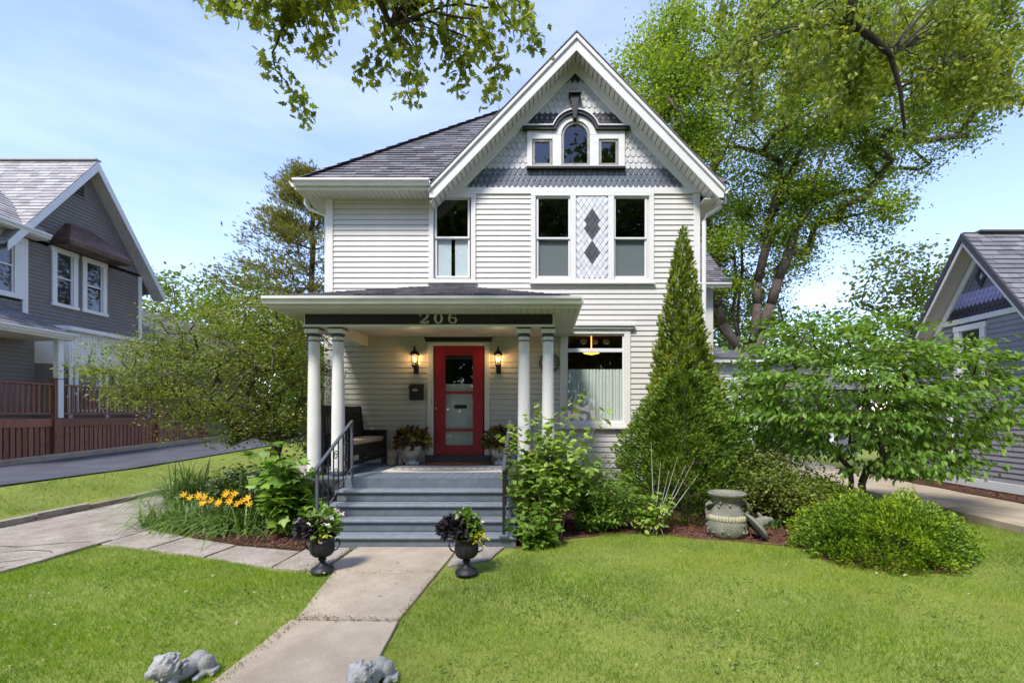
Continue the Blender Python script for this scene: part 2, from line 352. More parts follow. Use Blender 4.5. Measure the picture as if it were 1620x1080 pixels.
def tree(name, label, cat, base, trunks, ells, leaf, lm, per, spread, size, bark='bark', seed=1, seglen=.7, rtip=.012, powr=.42, rmax=None, tpl='quad', group=None, shell=.35, sun=.35, flat=1.):
    g = np.random.default_rng(seed); t = thing(name, base, label, cat, group)
    T = np.concatenate([ellips(c, r, n, g, shell) for c, r, n in ells])
    nodes, par, tips = skeleton(trunks, T, seglen, g)
    limbs('trunk', nodes, par, tips, bark, t, rtip, powr, rmax)
    C = np.array([nodes[i] for i in tips]); tone = g.uniform(-.22, .22, len(C))
    pts = np.repeat(C, per, 0) + g.normal(size=(len(C) * per, 3)) * np.array([spread, spread, spread * .7 * flat])
    rn = g.uniform(0, 1, len(pts)) * .75 + .12 + np.repeat(tone, per)
    leaves('crown', pts, size, lm, t, tpl, seed=seed + 1, rnd=rn, jit=.8)
    return t

# ================================================================== SETTING: ground, drives, walks, beds
def gz(x, y):
    if x < -7.99:
        t = min(1, (-8 - x) / 1.2) if x < -8 else 0
        return .12 + .34 * t + .03 * max(0, min(y, 40) - 11) * t
    return .10 * min(1, max(0, (x - 7.4) / 1.2))
xs = [-400, -150, -60, -30, -20, -15, -12, -10.4, -9.2, -8.8, -8.4, -8.0, -7.985, -6, -4, -2, 0, 2, 4, 6, 7.4, 8, 8.6, 12, 20, 40, 100, 400]
ys = [-120, -40, -15, -5, 0, 2, 4, 6, 8, 10, 11, 14, 18, 24, 32, 40, 80, 160, 400]
b = MB(); b.add([(x, y, gz(x, y)) for y in ys for x in xs], [(j * len(xs) + i, j * len(xs) + i + 1, (j + 1) * len(xs) + i + 1, (j + 1) * len(xs) + i) for j in range(len(ys) - 1) for i in range(len(xs) - 1)])
struct(b.build('ground', 'lawn_soil'))
def slab(name, poly, m, z0, z1, parent=None, bevel=.008):
    b = MB().prism([(x, y, z0) for x, y in poly], (0, 0, z1 - z0)); return b.build(name, m, parent, bevel=bevel)
def wob(poly, a, step, seed=3):                       # an outline with uneven edges
    g = random.Random(seed); out = []
    for (x0, y0), (x1, y1) in zip(poly, poly[1:] + poly[:1]):
        n = max(1, int(math.hypot(x1 - x0, y1 - y0) / step))
        for k in range(n): out.append((x0 + (x1 - x0) * k / n + g.uniform(-a, a), y0 + (y1 - y0) * k / n + g.uniform(-a, a)))
    return out
walk = struct(thing('path', (-1.6, 4, 0), None, None))
for k, poly in enumerate([
    [(-2.36, 5.07), (-1.12, 5.05), (-1.08, 6.04), (-2.34, 6.04)],
    [(-2.02, 3.91), (-1.18, 3.88), (-1.12, 5.03), (-2.22, 5.05)],
    [(-2.08, 2.3), (-1.04, 2.3), (-1.17, 3.85), (-2.05, 3.88)],
    [(-2.1, .6), (-1.05, .6), (-1.05, 2.27), (-2.08, 2.27)],
    [(-2.95, 5.22), (-2.39, 5.1), (-2.38, 6.0), (-2.95, 5.95)],
    [(-1.06, 5.25), (-.62, 5.5), (-.5, 6.02), (-1.05, 6.02)],
    [(-3.95, 5.6), (-2.98, 5.25), (-2.98, 5.85), (-3.9, 6.1)],
    [(-4.9, 5.95), (-3.98, 5.62), (-3.93, 6.12), (-4.85, 6.5)],
    [(-5.68, 6.15), (-4.93, 5.97), (-4.88, 6.52), (-5.68, 6.9)]]):
    slab('paving_slab', wob(poly, .006, .2, k), 'concrete' if k < 4 else 'concrete_old', -.08, .022 + .004 * (k % 3), walk)
drive = struct(thing('driveway', (-6.8, 8, 0), None, None))
for k, (y0, y1) in enumerate([(1.0, 4.2), (4.22, 6.35), (6.38, 9.1), (9.12, 12.5), (12.53, 17), (17.03, 24)]):
    slab('paving_slab', wob([(-7.97, y0), (-5.72, y0), (-5.72, y1), (-7.97, y1)], .012, .3, k), 'concrete_old', -.08, .03 + .006 * (k % 2), drive)
g = random.Random(5)
cr = MB()
for k in range(9):                                    # cracks: thin sunken-looking ribbons of soil lying in the concrete
    x, y = g.uniform(-7.7, -6), g.uniform(4.5, 9); a = g.uniform(-.5, .6); pts = []
    for i in range(g.randint(8, 16)): pts.append((x, y)); a += g.uniform(-.5, .5); x += .11 * math.cos(a); y += .11 * math.sin(a)
    for (p, q) in zip(pts, pts[1:]):
        if -7.9 < q[0] < -5.8: cr.add([(p[0], p[1] - .009, .041), (q[0], q[1] - .009, .041), (q[0], q[1] + .009, .041), (p[0], p[1] + .009, .041)], [(0, 1, 2, 3)])
stuff(cr.build('crack', 'soil', drive))
edge = MB()                                           # retaining edge of the neighbour's strip of lawn
kerb = struct(thing('kerb', (-8, 8, 0), None, None))
for k in range(16):
    y = 3 + k * .9; boxo('kerb_stone', 'concrete_old', kerb, -8.03 - .01 * (k % 2), -7.93, y, y + .885, -.05, .115 + .012 * ((k * 7) % 3), .012)
def sheet(name, x0, x1, y0, y1, dz, m, n=24):
    b = MB(); xx = [x0 + (x1 - x0) * i / 6 for i in range(7)]; yy = [y0 + (y1 - y0) * j / n for j in range(n + 1)]
    b.add([(x, y, gz(x, y) + dz) for y in yy for x in xx], [(j * 7 + i, j * 7 + i + 1, (j + 1) * 7 + i + 1, (j + 1) * 7 + i) for j in range(n) for i in range(6)])
    return struct(b.build(name, m))
sheet('driveway', -12.55, -9.2, 1, 34, .03, 'asphalt')
kb = MB()
for k in range(30): y = 1 + k; kb.add([(x, yy, gz(-12.6, yy) + z) for yy in (y, y + .99) for x, z in ((-12.52, -.05), (-12.52, .13), (-12.8, .15), (-12.8, -.05))], [(0, 1, 2, 3), (7, 6, 5, 4), (0, 4, 5, 1), (1, 5, 6, 2), (2, 6, 7, 3)])
struct(kb.build('kerb', 'concrete'))
struct(slab('path', wob([(6.75, 1), (8.3, 1), (8.35, 8), (8.75, 13), (9, 20), (6.9, 20), (6.65, 12), (6.7, 8)], .03, .8, 9), 'concrete', -.05, .125))
struct(slab('flower_bed', wob([(9.0, 6), (9.0, 14), (8.45, 14), (8.4, 9), (8.35, 6)], .05, .4, 8), 'mulch', -.05, .15, bevel=0))
def bed(poly, seed): return struct(slab('flower_bed', wob(poly, .05, .22, seed), 'mulch', -.05, .018, bevel=0))
bedR = [(-.34, 6.0), (.05, 6.25), (.4, 6.5), (.9, 6.75), (1.45, 6.85), (2.1, 6.5), (2.9, 6.25), (3.35, 6.0), (3.25, 5.5), (3.7, 5.12), (4.4, 5.08), (4.9, 5.45), (5.05, 6.2), (5.5, 7.6), (4.6, 8.6), (3.6, 9.2), (.2, 9.2), (-.34, 7.0)]
bedL = [(-5.5, 7.0), (-4.8, 6.55), (-3.9, 6.12), (-2.97, 5.9), (-2.97, 7.0), (-3.7, 7.2), (-4.1, 9.2), (-5.5, 9.2)]
bed(bedR, 1); bed(bedL, 2)
def inside(p, poly):
    c = False; n = len(poly)
    for i in range(n):
        (x0, y0), (x1, y1) = poly[i], poly[(i + 1) % n]
        if (y0 > p[1]) != (y1 > p[1]) and p[0] < (x1 - x0) * (p[1] - y0) / (y1 - y0) + x0: c = not c
    return c
G = np.random.default_rng(11)
def scatter(poly, n, g=G, ymax=99):
    xs = [p[0] for p in poly]; ys = [p[1] for p in poly]; out = []
    while len(out) < n:
        p = (g.uniform(min(xs), max(xs)), g.uniform(min(ys), max(ys)))
        if p[1] < ymax and inside(p, poly): out.append(p)
    return np.array(out)
for poly, n, sd in ((bedR, 9000, 3), (bedL, 5000, 4), ([(8.4, 7), (8.95, 7), (8.95, 13), (8.45, 13)], 1500, 5)):
    q = scatter(poly, n, ymax=7.6 if sd < 5 else 99); p3 = np.c_[q, np.full(len(q), .024 if sd < 5 else .155) + G.uniform(0, .02, len(q))]
    o = leaves('mulch_chips', p3, .055, 'mulch', None, 'lance', seed=sd, jit=.35); tag(o, 'red brown bark chips strewn over the %s' % ('planting bed by the front window', 'bed beside the driveway', 'strip along the lilac house')[sd - 3], 'mulch')

# ================================================================== MAIN HOUSE
house = thing('house', (-.6, WY, 0), 'pale grey two storey house with scalloped gable, red front door and columned porch', 'house')
XL, XR = -4.17, 2.99
ZS0, ZF = .55, wz(298)                                # bottom of siding, bottom of gable
DOOR = (wx(677), wx(775), .76, wz(541))
BAY = (wx(886), wx(997), wz(674), wz(517))
WU1 = (wx(679), wx(753), wz(446), wz(306))
WU2 = (wx(840), wx(1034), wz(447), wz(303))
HOLES = [DOOR, BAY, WU1, WU2]
# sheathing behind the siding, with real openings
op = [(DOOR[0] + .05, DOOR[1] - .05, DOOR[2], DOOR[3] - .03), (BAY[0] + .06, BAY[1] - .08, BAY[2] + .06, BAY[3] - .08), (WU1[0] + .1, WU1[1] - .1, WU1[2] + .06, WU1[3] - .08),
      (wx(849), wx(902), wz(439), wz(311)), (wx(971), wx(1023), wz(439), wz(311))]
sh = MB()
for c in cells(XL + .01, XR - .01, .0, ZF, op): sh.box(c[0], c[1], WY, WY + .12, c[2], c[3])
sh.build('wall', 'siding', house)
sw = MB(); sw.box(XL, XL + .12, WY + .01, 18.0, 0, 5.95); sw.box(XR - .12, XR, WY + .01, 18, 0, 5.95); sw.box(XL + .12, XR - .12, 17.88, 18, 0, 5.95)
sw.build('wall', 'siding', house)
it = MB(); it.box(XL + .12, XR - .12, WY + .12, 17.8, 3.42, 3.60); it.box(XL + .12, XR - .12, 12.6, 12.7, .8, 3.42); it.box(XL + .12, XR - .12, 12.6, 12.7, 3.6, 5.9); it.box(XL + .12, XR - .12, WY + .12, 17.8, .5, .74)
it.box(XL + .12, XR - .12, WY + .12, 17.8, 5.96, 6.04); it.box(-.9, -.8, WY + .12, 12.6, .74, 3.42); it.box(-.6, -.5, WY + .12, 12.6, 3.6, 5.95)
it.build('interior', 'interior', house)
boxo('foundation', 'foundation', house, XL + .02, XR - .02, WY - .03, WY, 0, ZS0)
# siding courses: one board each, cut at the casings
EXPO = .1016
wedge = bpy.data.meshes.new('siding_board')
wedge.from_pydata([(0, -.001, 0), (1, -.001, 0), (1, -.001, .0095), (0, -.001, .0095), (0, -.022, .0095), (1, -.022, .0095), (1, -.021, .018), (0, -.021, .018), (0, -.007, EXPO), (1, -.007, EXPO), (0, 0, EXPO), (1, 0, EXPO)],
                  [], [(0, 1, 2, 3), (3, 2, 5, 4), (4, 5, 6, 7), (7, 6, 9, 8), (8, 9, 11, 10), (0, 3, 4, 7, 8, 10), (1, 11, 9, 6, 5, 2)]); setmat(wedge, 'siding')
hz = org(house); z = ZS0
while z < ZF - .12:
    zt = min(z + EXPO, ZF - .12)
    segs = [(XL + .12, XR - .1)]
    for h in HOLES:
        if h[2] < z + EXPO * .8 and h[3] > z + .015:
            ns = []
            for a, c in segs:
                if h[1] <= a or h[0] >= c: ns.append((a, c)); continue
                if h[0] > a + .02: ns.append((a, h[0]))
                if h[1] < c - .02: ns.append((h[1], c))
            segs = ns
    for a, c in segs:
        o = link('siding_board', wedge, house, Vector((a, WY - .001, z)) - hz); o.scale = (c - a, 1, (zt - z) / EXPO)
    z += EXPO
boxo('corner_board', 'trim', house, XL - .02, XL + .12, WY - .035, WY + .1, ZS0, ZF - .12, .006)
boxo('corner_board', 'trim', house, XR - .1, XR + .02, WY - .035, WY + .1, ZS0, ZF - .12, .006)
boxo('frieze_board', 'trim', house, XL - .02, XR + .02, WY - .04, WY, ZF - .12, ZF, .006)
boxo('frieze_board', 'soffit', house, XL, wx(690), WY - .06, WY - .04, ZF - .09, ZF - .005, .004)
boxo('water_table', 'trim', house, XL - .03, XR + .03, WY - .05, WY, ZS0 - .12, ZS0, .006)

def ring(b, x0, x1, z0, z1, w, y0, y1, wt=None, wb=None):
    wt = wt or w; wb = wb or w
    b.box(x0, x0 + w, y0, y1, z0 + wb, z1 - wt); b.box(x1 - w, x1, y0, y1, z0 + wb, z1 - wt); b.box(x0, x1, y0, y1, z1 - wt, z1); b.box(x0, x1, y0, y1, z0, z0 + wb)
def dhung(win, x0, x1, z0, z1, zm, Y=WY, m='bright_trim', fr=.035):
    """Two sashes and their panes inside a window part."""
    for a, c, yo in ((zm - .015, z1, .0), (z0, zm + .015, .025)):
        b = MB(); ring(b, x0, x1, a, c, fr, Y - .005 + yo, Y + .03 + yo); s = b.build('sash', m, win, bevel=.004)
    b = MB(); b.box(x0 + .02, x1 - .02, Y + .012, Y + .016, zm, z1 - .02); b.build('pane', 'glass', win)
    b = MB(); b.box(x0 + .02, x1 - .02, Y + .04, Y + .044, z0 + .02, zm); b.build('pane', 'glass', win)
def casing(rect, w=.09, top=.1, sill=.05, m='trim', Y=WY, inner=None):
    x0, x1, z0, z1 = rect; b = MB(); ring(b, x0, x1, z0, z1, w, Y - .045, Y + .06, top, sill)
    b.box(x0 - .025, x1 + .025, Y - .075, Y - .001, z0 - .035, z0 - .001)
    return b.build('window', m, house, bevel=.006)
w1 = casing(WU1); dhung(w1, wx(688), wx(743), wz(439), wz(313), wz(376))
b = MB(); b.box(wx(690), wx(713), WY + .068, WY + .072, wz(437), wz(377)); b.box(wx(719), wx(741), WY + .068, WY + .072, wz(437), wz(377)); b.build('blind', 'blind', w1)
# the pair with the diamond panel
x0, x1, z0, z1 = WU2
b = MB(); ring(b, x0, x1, z0, z1, .09, WY - .045, WY + .06, .1, .06); b.box(wx(902), wx(911), WY - .045, WY + .05, z0 + .06, z1 - .1); b.box(wx(962), wx(971), WY - .045, WY + .05, z0 + .06, z1 - .1)
b.box(x0 - .02, x1 + .02, WY - .085, WY - .001, z0 - .04, z0 - .001)
w2 = b.build('window', 'trim', house, bevel=.006)
mat('screen', (.22, .225, .225), .8, .1, 60)
for a, c in ((849, 902), (971, 1023)):
    dhung(w2, wx(a), wx(c), wz(439), wz(311), wz(377)); boxo('screen', 'screen', w2, wx(a) + .03, wx(c) - .03, WY + .065, WY + .068, wz(437), wz(378))
panel = boxo('panel', 'scale_pale', house, wx(911), wx(962), WY - .02, WY + .05, z0 + .06, z1 - .1)
def shmesh(name, w, h, style, m, t=.012):
    """One wooden shingle hanging from z=0 down to -h; leaning out at the butt."""
    if style == 'diamond': pr = [(-.5, 0), (-.5, -.45), (0, -1), (.5, -.45), (.5, 0)]
    elif style == 'lozenge': pr = [(0, 0), (-.5, -.5), (0, -1), (.5, -.5)]
    else: pr = [(-.5, 0), (-.5, -.6), (-.38, -.84), (-.16, -.97), (0, -1), (.16, -.97), (.38, -.84), (.5, -.6), (.5, 0)]
    n = len(pr); vs = [(x * w * .965, 0, zz * h) for x, zz in pr] + [(x * w * .965, -.004 - t * (-zz), zz * h) for x, zz in pr]
    me = bpy.data.meshes.new(name); me.from_pydata(vs, [], [tuple(range(n, 2 * n))] + [(i, (i + 1) % n, n + (i + 1) % n, n + i) for i in range(n)])
    me.attributes.new('rnd', 'FLOAT', 'FACE').data.foreach_set('value', [random.random()] * (n + 1)); setmat(me, m); return me
pw, ph = (wx(962) - wx(911)) / 6, .155
LZ = {k: [shmesh('shingle', pw, ph, 'lozenge', k) for _ in range(4)] for k in ('scale_pale', 'scale_black')}
zc1, zc2 = wz(352), wz(399); pxc = (wx(911) + wx(962)) / 2; zz = z1 - .1 + ph / 2; row = 0
while zz > z0 + .06 + ph * .6:
    for i in range(7):
        x = wx(911) + pw * (i + (.5 if row % 2 else 0))
        if x < wx(911) + pw * .4 or x > wx(962) - pw * .4: continue
        zm = zz - ph / 2
        dk = any(abs(x - pxc) / (14.5 / SW) + abs(zm - q) / (24.5 / SW) < 1.0 for q in (zc1, zc2))
        link('shingle', random.choice(LZ['scale_black' if dk else 'scale_pale']), panel, Vector((x, WY - .021 - .001 * (row % 3), zz)) - hz)
    zz -= ph / 2; row += 1
# front window with transom
x0, x1, z0, z1 = BAY
b = MB(); ring(b, x0, x1, z0, z1, .12, WY - .05, WY + .08, .14, .07); b.box(x0 - .06, x1 + .08, WY - .12, WY - .001, z1 + .001, z1 + .06); b.box(x0 - .03, x1 + .05, WY - .09, WY - .001, z1 - .05, z1)
b.box(x0 - .03, x1 + .03, WY - .1, WY - .001, z0 - .05, z0 - .001)
w3 = b.build('window', 'trim', house, bevel=.008)
b = MB(); ring(b, x0 + .1, x1 - .1, z0 + .06, z1 - .12, .05, WY - .01, WY + .04); b.box(x0 + .15, x1 - .15, WY - .012, WY + .04, wz(557), wz(551)); b.build('sash', 'bright_trim', w3, bevel=.005)
boxo('pane', 'glass', w3, x0 + .13, x1 - .13, WY + .012, WY + .016, z0 + .08, wz(555)); boxo('pane', 'glass', w3, x0 + .13, x1 - .13, WY + .012, WY + .016, wz(553), z1 - .14)
b = MB(); zt = (wz(551) + z1 - .15) / 2                # leaded tracery in the transom
for dx in (-.22, 0, .22):
    cxx = (x0 + x1) / 2 + dx
    for rr in (.06, .03): b.tube([(cxx + rr * math.cos(a * .524), WY + .022, zt + rr * .7 * math.sin(a * .524)) for a in range(13)], .0035, 4)
b.build('tracery', 'brass', w3)
cu = MB(); n = 120; xa, xb = x0 + .12, x1 - .12        # pleated cafe curtain
vs = [];
for k in range(n + 1):
    x = xa + (xb - xa) * k / n; y = WY + .085 + .018 * math.sin(k * .9) + .012 * math.sin(k * .37 + 1)
    vs += [(x, y, z0 + .05), (x, y, wz(584) + .012 * abs(math.sin(k * .45)))]
cu.add(vs, [(2 * k, 2 * k + 2, 2 * k + 3, 2 * k + 1) for k in range(n)]); cu.build('curtain', 'curtain', w3, smooth='all')
lampx = wx(938); dome = MB(); dome.lathe([(.02, .07), (.10, .06), (.17, .02), (.19, 0), (.16, -.03), (.02, -.06)], (lampx + .08, WY + 1.1, wz(545)), 20); dome.tube([(lampx + .08, WY + 1.1, wz(545) + .06), (lampx + .08, WY + 1.1, 3.42)], .012)
o = dome.build('ceiling_lamp', 'lamp_dome', None, (lampx + .08, WY + 1.1, wz(545)), smooth=True); tag(o, 'glowing amber bowl lamp hanging inside the front window', 'lamp')
# ---- door
x0, x1, z0, z1 = DOOR
b = MB(); b.box(x0, x0 + .115, WY - .05, WY + .06, .80, z1); b.box(x1 - .1, x1, WY - .05, WY + .06, .80, z1); b.box(x0 + .115, x1 - .1, WY - .05, WY + .06, wz(547), z1)
b.build('door_frame', 'trim', house, bevel=.008)
b = MB(); b.box(x0 - .05, x1 + .05, WY - .12, WY - .001, wz(537), wz(534)); b.box(x0 - .03, x1 + .03, WY - .09, WY - .001, wz(541), wz(537)); b.build('door_crown', 'black_paint', house, bevel=.006)
boxo('door_crown', 'trim', house, x0 - .06, x1 + .06, WY - .13, WY - .001, wz(534), wz(531.6), .004)
boxo('threshold', 'porch_dark', house, x0 - .02, x1 + .02, WY - .16, WY + .02, .755, wz(719), .008)
dx0, dx1, dz0, dz1 = wx(688), wx(765), wz(719), wz(547)
door = MB(); lx0, lx1 = wx(705), wx(748.5)
yA, yB = WY - .035, WY + .005
door.box(dx0, lx0, yA, yB, dz0, dz1); door.box(lx1, dx1, yA, yB, dz0, dz1); door.box(lx0, lx1, yA, yB, wz(562), dz1); door.box(lx0, lx1, yA, yB, dz0, wz(704))
door.box(lx0, lx1, yA + .003, yB, wz(623), wz(619)); door.box(lx0, lx1, yA + .003, yB, wz(682), wz(678))
dr = door.build('door', 'door_red', house, bevel=.006)
for a, c in ((619, 562), (678, 623), (704, 682)): boxo('pane', 'glass', dr, lx0 + .001, lx1 - .001, WY - .016, WY - .012, wz(a) + .001, wz(c) - .001)
boxo('inner_door', 'blind', dr, lx0 - .05, lx1 + .05, WY + .055, WY + .075, dz0, wz(607))
boxo('mail_slot', 'black_paint', dr, wx(718), wx(738), WY + .045, WY + .055, wz(646), wz(640))
b = MB(); b.ball((dx0 + .03, WY - .075, wz(646)), (.024, .03, .024)); b.tube([(dx0 + .03, WY - .075, wz(646)), (dx0 + .03, WY - .03, wz(646))], .01); b.build('handle', 'brass', dr, smooth='all')
boxo('hinge', 'brass', house, x0 + .07, x0 + .085, WY - .06, WY - .045, wz(640), wz(631))
# ---- gable: shingled wall, windows, crown
AX = wx(910); IZ = wz(117); SL = 1.04
gw = MB(); gx0 = AX - (IZ + .25 - ZF) / SL; gx1 = AX + (IZ + .25 - ZF) / SL
arch_z = wz(216); acx = wx(910.5); aR = (wx(933) - wx(888)) / 2
gop = [(wx(843), wx(873), wz(263), wz(222)), (wx(948), wx(977), wz(263), wz(222)), (acx - aR, acx + aR, wz(263), arch_z + aR)]
zz = ZF
while zz < IZ + .2:                                    # sheathing of the gable in thin courses round the openings
    zb = min(zz + .06, IZ + .2); hw = (IZ + .25 - zz) / SL
    for c in cells(AX - hw, AX + hw, zz, zb, gop): gw.box(c[0], c[1], WY, WY + .1, c[2], c[3])
    zz = zb
gw.build('wall', 'siding', house)
boxo('interior', 'interior', house, -1.2, 2.4, 11.0, 11.1, 6.05, 8.2)
E = .118; SWD = .106
def style(r):
    if r < 3: return 'scale_dark', 'diamond'
    if r in (3, 4, 5): return 'scale_light', 'scale'
    if r in (6, 7): return 'scale_light', 'diamond'
    if r in (8, 9): return 'scale_light', 'scale'
    if r in (10, 11): return 'scale_black', 'diamond'
    if r in (12, 13): return 'scale_light', 'scale'
    if r in (14, 15): return 'scale_light', 'diamond'
    if r in (16, ): return 'scale_light', 'scale'
    return 'scale_black', 'diamond'
SHM = {}; nsh = 0; rest = {}
wrect = [(wx(834), wx(988), wz(267), wz(208))]
for r in range(19):
    zt = ZF + .012 + E * (r + 1) + .03; m, st = style(r); hw = (IZ + .16 - (zt - E * .5)) / SL
    if (m, st) not in SHM: SHM[(m, st)] = [shmesh('shingle', SWD, E + .034, st, m, .016) for _ in range(4)]
    k0 = int(hw / SWD) + 1
    for k in range(-k0, k0 + 1):
        x = AX + SWD * (k + (.5 if r % 2 else 0)); zc = zt - E * .6
        if abs(x - AX) > hw: continue
        if any(q[0] + .03 < x < q[1] - .03 and q[2] + .02 < zc < q[3] - .03 for q in wrect) or math.hypot(x - acx, zc - arch_z) < aR + .10: continue
        p = Vector((x, WY - .002 - .0006 * (k % 2), zt))
        if nsh < 300: link('shingle', random.choice(SHM[(m, st)]), house, p - hz); nsh += 1
        else: rest.setdefault(m, []).append((random.choice(SHM[(m, st)]), p))
for m, lst in rest.items():
    b = MB()
    for me, p in lst: b.add([Vector(v.co) + p for v in me.vertices], [tuple(q.vertices) for q in me.polygons])
    stuff(b.build('shingles', m, house))
def archpts(cx, cz, r, n=16, a0=0, a1=math.pi): return [(cx + r * math.cos(a0 + (a1 - a0) * k / n), cz + r * math.sin(a0 + (a1 - a0) * k / n)) for k in range(n + 1)]
def band(b, inner, outer, y0, y1):                     # flat moulding between two xz polylines
    n = len(inner); vs = [(x, y0, zz) for x, zz in inner] + [(x, y0, zz) for x, zz in outer] + [(x, y1, zz) for x, zz in inner] + [(x, y1, zz) for x, zz in outer]; fs = []
    for i in range(n - 1): fs += [(i, i + 1, n + i + 1, n + i), (2 * n + i, 3 * n + i, 3 * n + i + 1, 2 * n + i + 1), (n + i, n + i + 1, 3 * n + i + 1, 3 * n + i), (i, 2 * n + i, 2 * n + i + 1, i + 1)]
    fs += [(0, n, 3 * n, 2 * n), (n - 1, 3 * n - 1, 4 * n - 1, 2 * n - 1)]; b.add(vs, fs)
b = MB(); gx0, gx1, gz0, gz1 = wx(834), wx(988), wz(266), wz(209)
for a, c in ((gx0, wx(842)), (wx(874), acx - aR), (acx + aR, wx(947)), (wx(978), gx1)): b.box(a, c, WY - .05, WY + .05, gz0, gz1)
for a, c in ((842, 874), (947, 978)): b.box(wx(a), wx(c), WY - .05, WY + .05, wz(222), gz1); b.box(wx(a), wx(c), WY - .05, WY + .05, gz0, wz(263.5))
b.box(acx - aR, acx + aR, WY - .05, WY + .05, gz0, wz(263.5))
band(b, archpts(acx, arch_z, aR), archpts(acx, arch_z, aR + .115), WY - .053, WY + .05)
w4 = b.build('window', 'trim', house, bevel=.005)
boxo('sill', 'black_paint', w4, gx0 - .01, gx1 + .01, WY - .09, WY - .001, gz0 - .045, gz0 - .001, .005)
for a, c in ((843, 873), (948, 977)):
    b = MB(); ring(b, wx(a) - .005, wx(c) + .005, wz(263), wz(222), .045, WY - .03, WY + .03); b.build('sash', 'stone_grey', w4, bevel=.004)
    boxo('pane', 'glass', w4, wx(a) + .03, wx(c) - .03, WY, WY + .004, wz(260), wz(225))
b = MB(); band(b, archpts(acx, arch_z, aR - .05), archpts(acx, arch_z, aR - .002), WY - .03, WY + .03)
b.box(acx - aR, acx - aR + .05, WY - .03, WY + .03, wz(263), arch_z); b.box(acx + aR - .05, acx + aR, WY - .03, WY + .03, wz(263), arch_z); b.box(acx - aR + .05, acx + aR - .05, WY - .03, WY + .03, wz(263), wz(259.5))
b.build('sash', 'stone_grey', w4, bevel=.004)
MB().prism([(x, WY, zz) for x, zz in archpts(acx, arch_z, aR - .03)] + [(acx - aR + .03, WY, wz(261)), (acx + aR - .03, WY, wz(261))], (0, .004, 0)).build('pane', 'glass', w4)
b = MB(); rC = aR + .115; n = 20
def crown(b, off, th, y0):
    a0 = math.asin((gz1 + off - arch_z) / (rC + off + .03)) if False else 0
    zt = gz1 + off
    ang = math.asin(max(-1, min(1, (zt - arch_z) / (rC + off))))
    inn = [(gx0 - .09, zt)] + [(x, zz) for x, zz in archpts(acx, arch_z, rC + off, n, math.pi - ang, ang)] + [(gx1 + .09, zt)]
    ang2 = math.asin(max(-1, min(1, (zt + th - arch_z) / (rC + off + th))))
    out = [(gx0 - .09, zt + th)] + [(x, zz) for x, zz in archpts(acx, arch_z, rC + off + th, n, math.pi - ang2, ang2)] + [(gx1 + .09, zt + th)]
    band(b, inn, out, y0, WY - .001)
crown(b, .002, .06, WY - .10); b.build('crown_moulding', 'black_paint', house)
b = MB(); crown(b, .063, .02, WY - .125); b.build('crown_moulding', 'trim', house)
b = MB(); kx = wx(909)                                  # keystone bracket
b.prism([(kx - .10, WY - .001, wz(157)), (kx + .10, WY - .001, wz(157)), (kx + .08, WY - .001, wz(164)), (kx + .035, WY - .001, wz(194)), (kx - .035, WY - .001, wz(194)), (kx - .08, WY - .001, wz(164))], (0, -.14, 0))
b.box(kx - .12, kx + .12, WY - .19, WY - .001, wz(157) + .001, wz(154)); b.box(kx - .09, kx + .09, WY - .15, WY - .001, wz(154) + .001, wz(151))
b.build('keystone', 'black_paint', house, bevel=.01)
# rake: inner frieze on the wall, soffit, fascia
RY = WY - .40; SR = F / RY
RZ = CH + (CY - 53) / SR; RH = 2.72                   # apex of the roof edge, half width
for s in (-1, 1):
    b = MB(); zi = IZ + .285
    b.prism([(AX, WY - .001, IZ), (AX, WY - .001, zi), (AX + s * (zi - ZF + .10) / SL, WY - .001, ZF - .10), (AX + s * (IZ - ZF + .10) / SL, WY - .001, ZF - .10)], (0, -.055, 0)); b.build('frieze_board', 'trim', house, bevel=.006)
    zl = RZ - RH * SL
    b = MB(); b.prism([(AX, RY, RZ - .02), (AX + s * RH, RY, zl - .02), (AX + s * RH, RY, zl - .20), (AX + s * (RH - .10), RY, zl - .20), (AX, RY, RZ - .31)], (0, .03, 0)); b.build('rake_board', 'trim', house, bevel=.006)
    b = MB(); b.prism([(AX, RY - .035, RZ - .005), (AX + s * (RH + .01), RY - .035, zl - .015), (AX + s * (RH + .01), RY - .035, zl - .095), (AX, RY - .035, RZ - .10)], (0, .034, 0)); b.build('rake_board', 'trim', house, bevel=.01)
    n = 34                                              # soffit panels with grooves between them
    for k in range(n):
        t0, t1 = k / n + .0025, (k + 1) / n - .0025
        q = [(AX + s * RH * t, yy, RZ - .28 - RH * SL * t * (1 - .0) + .0) for t, yy in ((t0, RY + .031), (t1, RY + .031), (t1, WY), (t0, WY))]
        MB().prism(q, (0, 0, .02)).build('soffit_panel', 'soffit', house)
    b = MB(); b.prism([(AX, RY + .031, RZ - .255), (AX + s * RH, RY + .031, RZ - .255 - RH * SL), (AX + s * RH, WY + .01, RZ - .255 - RH * SL), (AX, WY + .01, RZ - .255)], (0, 0, .02)); b.build('soffit', 'black_paint', house)
